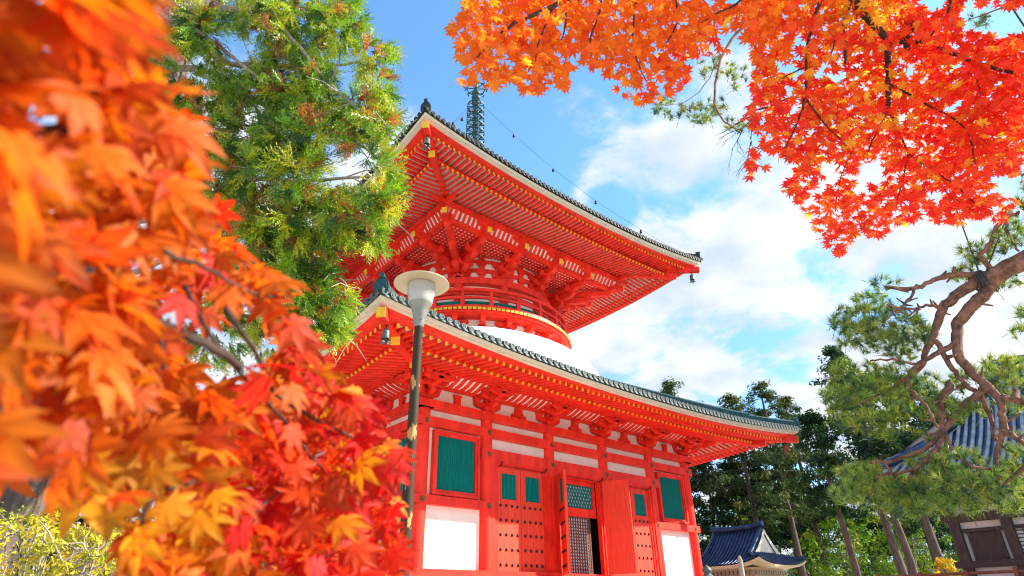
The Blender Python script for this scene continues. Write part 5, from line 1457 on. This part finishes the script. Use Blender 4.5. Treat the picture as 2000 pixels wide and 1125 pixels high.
mb = MB(MM); limb(mb, [(MB_.x, MB_.y, -.05), (MB_.x + .05, MB_.y, 1.6), (MB_.x - .05, MB_.y - .1, 3.0), tuple(atd(1980, -330, 2.9)), tuple(atd(1840, -200, 2.8))], .10, .05, 12, .01); mb.build('trunk', M['maplebark'], MAP)
MBR = [
    ([(1840, -200), (1750, -90), (1663, 0), (1702, 46), (1738, 82), (1732, 117), (1736, 160), (1734, 213)], .020, .008), ([(1734, 213), (1718, 245), (1705, 270), (1695, 298)], .006, .002), ([(1734, 213), (1755, 256), (1773, 302), (1827, 334), (1880, 372), (1905, 400)], .006, .002),
    ([(1738, 82), (1791, 82), (1862, 103), (1905, 123), (1983, 142), (2050, 170)], .010, .005), ([(1737, 163), (1809, 203), (1873, 235), (1893, 262), (1906, 320)], .006, .002),
    ([(1640, -90), (1601, 0), (1574, 92), (1574, 195), (1556, 245), (1531, 291)], .010, .002), ([(1575, 196), (1613, 245), (1663, 295)], .005, .002), ([(1663, 0), (1643, 46), (1652, 100), (1650, 125)], .010, .004),
    ([(1640, 50), (1628, 85), (1622, 115)], .005, .002), ([(1840, -200), (1400, -90), (1106, 0), (1063, 21), (1010, 39), (967, 75), (930, 112)], .014, .002), ([(1080, 14), (1049, 85), (1046, 120)], .004, .0015), ([(1108, 0), (1104, 50), (1098, 78)], .005, .0015),
    ([(1400, -90), (1310, -20), (1325, 20), (1318, 60), (1290, 100)], .006, .002), ([(1500, -60), (1440, 10), (1400, 25), (1370, 45)], .006, .002), ([(1790, 60), (1770, 30), (1772, 100)], .014, .010), ([(1860, -40), (1855, 20), (1830, 60), (1798, 80)], .007, .003), ([(1903, 122), (1908, 150), (1915, 185)], .004, .0015),
    ([(1575, 130), (1530, 150), (1500, 170)], .004, .0015), ([(1773, 302), (1765, 350), (1750, 400)], .004, .0015), ([(1663, 295), (1640, 350), (1630, 420)], .003, .001), ([(1180, -40), (1170, 30), (1150, 80), (1155, 110)], .005, .0015), ([(1250, -40), (1235, 40), (1240, 110), (1262, 160)], .005, .0015), ([(1827, 334), (1850, 380), (1900, 410)], .003, .001),
]
mb = MB(MM)
for pts, r0, r1 in MBR: limb(mb, [tuple(am(x, y, -.16)) for x, y in pts], r0 * .78, r1 * 1.0, 7, .002)
mb.build('branches', M['maplebark'], MAP)
POLY1 = [(895, -60), (905, 20), (882, 60), (890, 95), (884, 130), (905, 160), (950, 150), (958, 180), (1000, 172), (1045, 185), (1080, 172), (1120, 175), (1150, 150), (1190, 140), (1215, 190), (1245, 205), (1300, 190), (1345, 180), (1352, 120), (1385, 105), (1420, 100), (1460, 85), (1520, 60), (1520, -60)]
POLY2 = [(1440, -60), (1470, 95), (1480, 130), (1462, 185), (1452, 235), (1495, 270), (1455, 310), (1455, 345), (1500, 365), (1545, 378), (1572, 410), (1580, 440), (1605, 470), (1635, 500), (1665, 490), (1690, 465), (1725, 460), (1760, 440), (1800, 425), (1850, 440), (1900, 425), (1960, 430), (1985, 395), (1990, 300), (2060, 280), (2060, 55), (1960, 75), (1880, 60), (1875, 10), (2060, 20), (2060, -60)]


def maple_leaves(P, n, dens_s, thr, Df, thick, size, palf, tilt, shift):
    x = rng.uniform(min(p[0] for p in P), max(p[0] for p in P), n); y = rng.uniform(min(p[1] for p in P), max(p[1] for p in P), n)
    k = inpoly(P, x, y) & (field(x + shift, y, dens_s) > thr + rng.normal(0, .35, n)); x = x[k]; y = y[k]; n = len(x)
    d = Df(x, y) + rng.uniform(-thick, thick, n); pos = EYEN + rays(x, y) * d[:, None]
    nr_ = norm(np.array([0, 0, 1.]) + .55 * np.array(sdir)[None] + rng.normal(0, tilt, (n, 3)))
    return pos, frames(nr_), rng.uniform(.75, 1.2, n) * size, palf(x, y, n)


def palR(x, y, n):
    red = np.clip((x - 1300) / 440 + (y - 130) / 300 + field(x, y, 70) * .35, 0, 1)[:, None]
    o = pal([(.88, .19, .010), (.90, .27, .012), (.84, .13, .010)], (4, 2, 2), n, .14); r_ = pal([(.88, .055, .018), (.80, .025, .016), (.90, .11, .016)], (4, 2, 3), n, .14)
    c = np.where(rng.uniform(0, 1, (n, 1)) < red * .9, r_, o); yl = (np.exp(-((x - 1700) ** 2 / 130 ** 2 + (y - 190) ** 2 / 110 ** 2)) * .35 + np.exp(-((x - 1690) ** 2 / 70 ** 2 + (y - 25) ** 2 / 35 ** 2)) * .8 + .035)[:, None]
    return np.where(rng.uniform(0, 1, (n, 1)) < yl, pal([(.86, .40, .02), (.88, .50, .035)], (2, 1), n, .1), c)


parts = []
for P, n, dn, thr in ((POLY1, 2350, 26, -1.25), (POLY2, 7000, 24, -.9)):
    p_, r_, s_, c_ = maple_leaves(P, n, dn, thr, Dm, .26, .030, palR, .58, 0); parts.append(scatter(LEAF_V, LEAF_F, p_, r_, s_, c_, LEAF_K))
npmesh('foliage', *join(parts), M['leaf'], MAP)

# ------------------------------------------------------------------ maple on the left, close to the eye
LB_ = atd(-420, 620, 1.1)
LMP_ = empty('maple_tree', (LB_.x, LB_.y, 0), 'blurred close orange maple filling the left side', 'tree')
LM = Matrix.Translation((-LB_.x, -LB_.y, 0))


def Dl(x, y): return .24 + .33 * np.clip((x + .38 * y - 130) / 880, 0, 1)


def al(x, y, k=0.0): return atd(x, y, float(Dl(x, y)) + k)


mb = MB(LM); limb(mb, [(LB_.x, LB_.y, -.05), (LB_.x, LB_.y + .02, .9), (LB_.x + .02, LB_.y, 1.8), (LB_.x, LB_.y + .05, 2.6)], .055, .02, 10, .005); mb.build('trunk', M['maplebark'], LMP_)
LBR = [([(-300, 500), (60, 560), (200, 580), (330, 640), (440, 690), (470, 720)], .008, .003), ([(440, 600), (520, 720), (540, 780), (620, 820), (700, 860)], .0035, .0012), ([(480, 750), (540, 800), (600, 880), (660, 960)], .003, .001), ([(100, 520), (250, 600), (310, 650), (320, 720)], .004, .0015), ([(290, 480), (420, 530), (480, 570), (540, 580)], .003, .001),
       ([(-250, 300), (60, 250), (160, 250), (240, 270)], .005, .002), ([(-200, 800), (150, 800), (280, 810), (300, 790)], .004, .0015), ([(200, 940), (330, 960), (420, 930)], .003, .001), ([(250, 1130), (280, 1000), (300, 960)], .003, .001), ([(500, 1000), (560, 940), (620, 900)], .002, .001), ([(360, 560), (400, 640), (460, 720), (500, 760)], .003, .001)]
mb = MB(LM)
for pts, r0, r1 in LBR: limb(mb, [tuple(al(x, y, -.015 if x > 250 else .05)) for x, y in pts], r0 * .5, r1 * .9, 7, .001)
mb.build('branches', M['maplebark'], LMP_)
PL = [(-120, -120), (250, -120), (262, 10), (285, 70), (320, 130), (345, 180), (372, 250), (345, 310), (375, 375), (430, 410), (460, 455), (480, 520), (530, 530), (560, 580), (572, 640), (605, 685), (650, 712), (690, 765), (745, 815), (785, 870), (780, 930), (770, 1010), (760, 1180), (262, 1180), (240, 1030), (190, 965), (120, 960), (90, 930), (0, 905), (-120, 920)]


def palL(x, y, n):
    red = np.clip((1.3 * x + .25 * y - 620) / 450 + field(x, y, 60) * .3, 0, .95)[:, None]
    o = pal([(.80, .155, .005), (.82, .215, .006), (.76, .095, .005)], (4, 2.5, 2.5), n, .12); r_ = pal([(.80, .036, .008), (.76, .015, .010), (.82, .085, .008)], (3, 2, 3), n, .12)
    c = np.where(rng.uniform(0, 1, (n, 1)) < red, r_, o)
    yl = (np.exp(-((x - 300) ** 2 / 110 ** 2 + (y - 960) ** 2 / 100 ** 2)) * .8 + np.exp(-((x - 430) ** 2 / 60 ** 2 + (y - 1070) ** 2 / 70 ** 2)) * .8 + np.exp(-((x - 700) ** 2 / 60 ** 2 + (y - 920) ** 2 / 90 ** 2)) * .2 + .012)[:, None]
    return np.where(rng.uniform(0, 1, (n, 1)) < yl, pal([(.86, .36, .010), (.86, .29, .010)], (2, 1), n, .08), c)


parts = []
TOCAM = -np.array(FWD)
x = rng.uniform(-120, 815, 9000); y = rng.uniform(-120, 1180, 9000); D0 = Dl(x, y)
gap = 2.2 * np.exp(-((x - 430) ** 2 / 80 ** 2 + (y - 680) ** 2 / 75 ** 2)) + 1.0 * np.exp(-((x - 500) ** 2 / 50 ** 2 + (y - 640) ** 2 / 60 ** 2)) + .5 * np.exp(-((x - 330) ** 2 / 70 ** 2 + (y - 640) ** 2 / 90 ** 2))
keep = inpoly(PL, x, y) & (rng.uniform(0, 1, len(x)) < .17 * (D0 / .57) ** 2 * 2.75 * np.clip(1 - gap * .72, .03, 1))
x = x[keep]; y = y[keep]; n = len(x)
d = Dl(x, y) * rng.uniform(.9, 1.5, n); pos = EYEN + rays(x, y) * d[:, None] - np.array([LB_.x, LB_.y, 0])
nr_ = norm(TOCAM[None] * .55 + np.array([0, 0, .55]) + np.array(RGT)[None] * .25 + rng.normal(0, .42, (n, 3)))
F_ = frames(nr_, np.zeros(n))
# lobes hang: turn each leaf so its tip points down and outward
z = F_[:, :, 2]; tipd = norm(np.array([0, 0, -1.]) + np.array(RGT)[None] * .85 + rng.normal(0, .32, (n, 3))); yax = norm(tipd - z * (tipd * z).sum(1, keepdims=True)); rot = np.stack([np.cross(yax, z), yax, z], 2)
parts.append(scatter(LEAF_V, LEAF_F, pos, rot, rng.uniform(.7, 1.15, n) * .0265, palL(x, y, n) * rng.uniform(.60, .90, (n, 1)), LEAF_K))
V, F, C = join(parts); npmesh('foliage', V, F, C, M['nearleaf'], LMP_)
for o_ in (MAP,):
    for ch in o_.children:
        if ch.name.startswith('foliage'): ch.location = (-MB_.x, -MB_.y, 0)
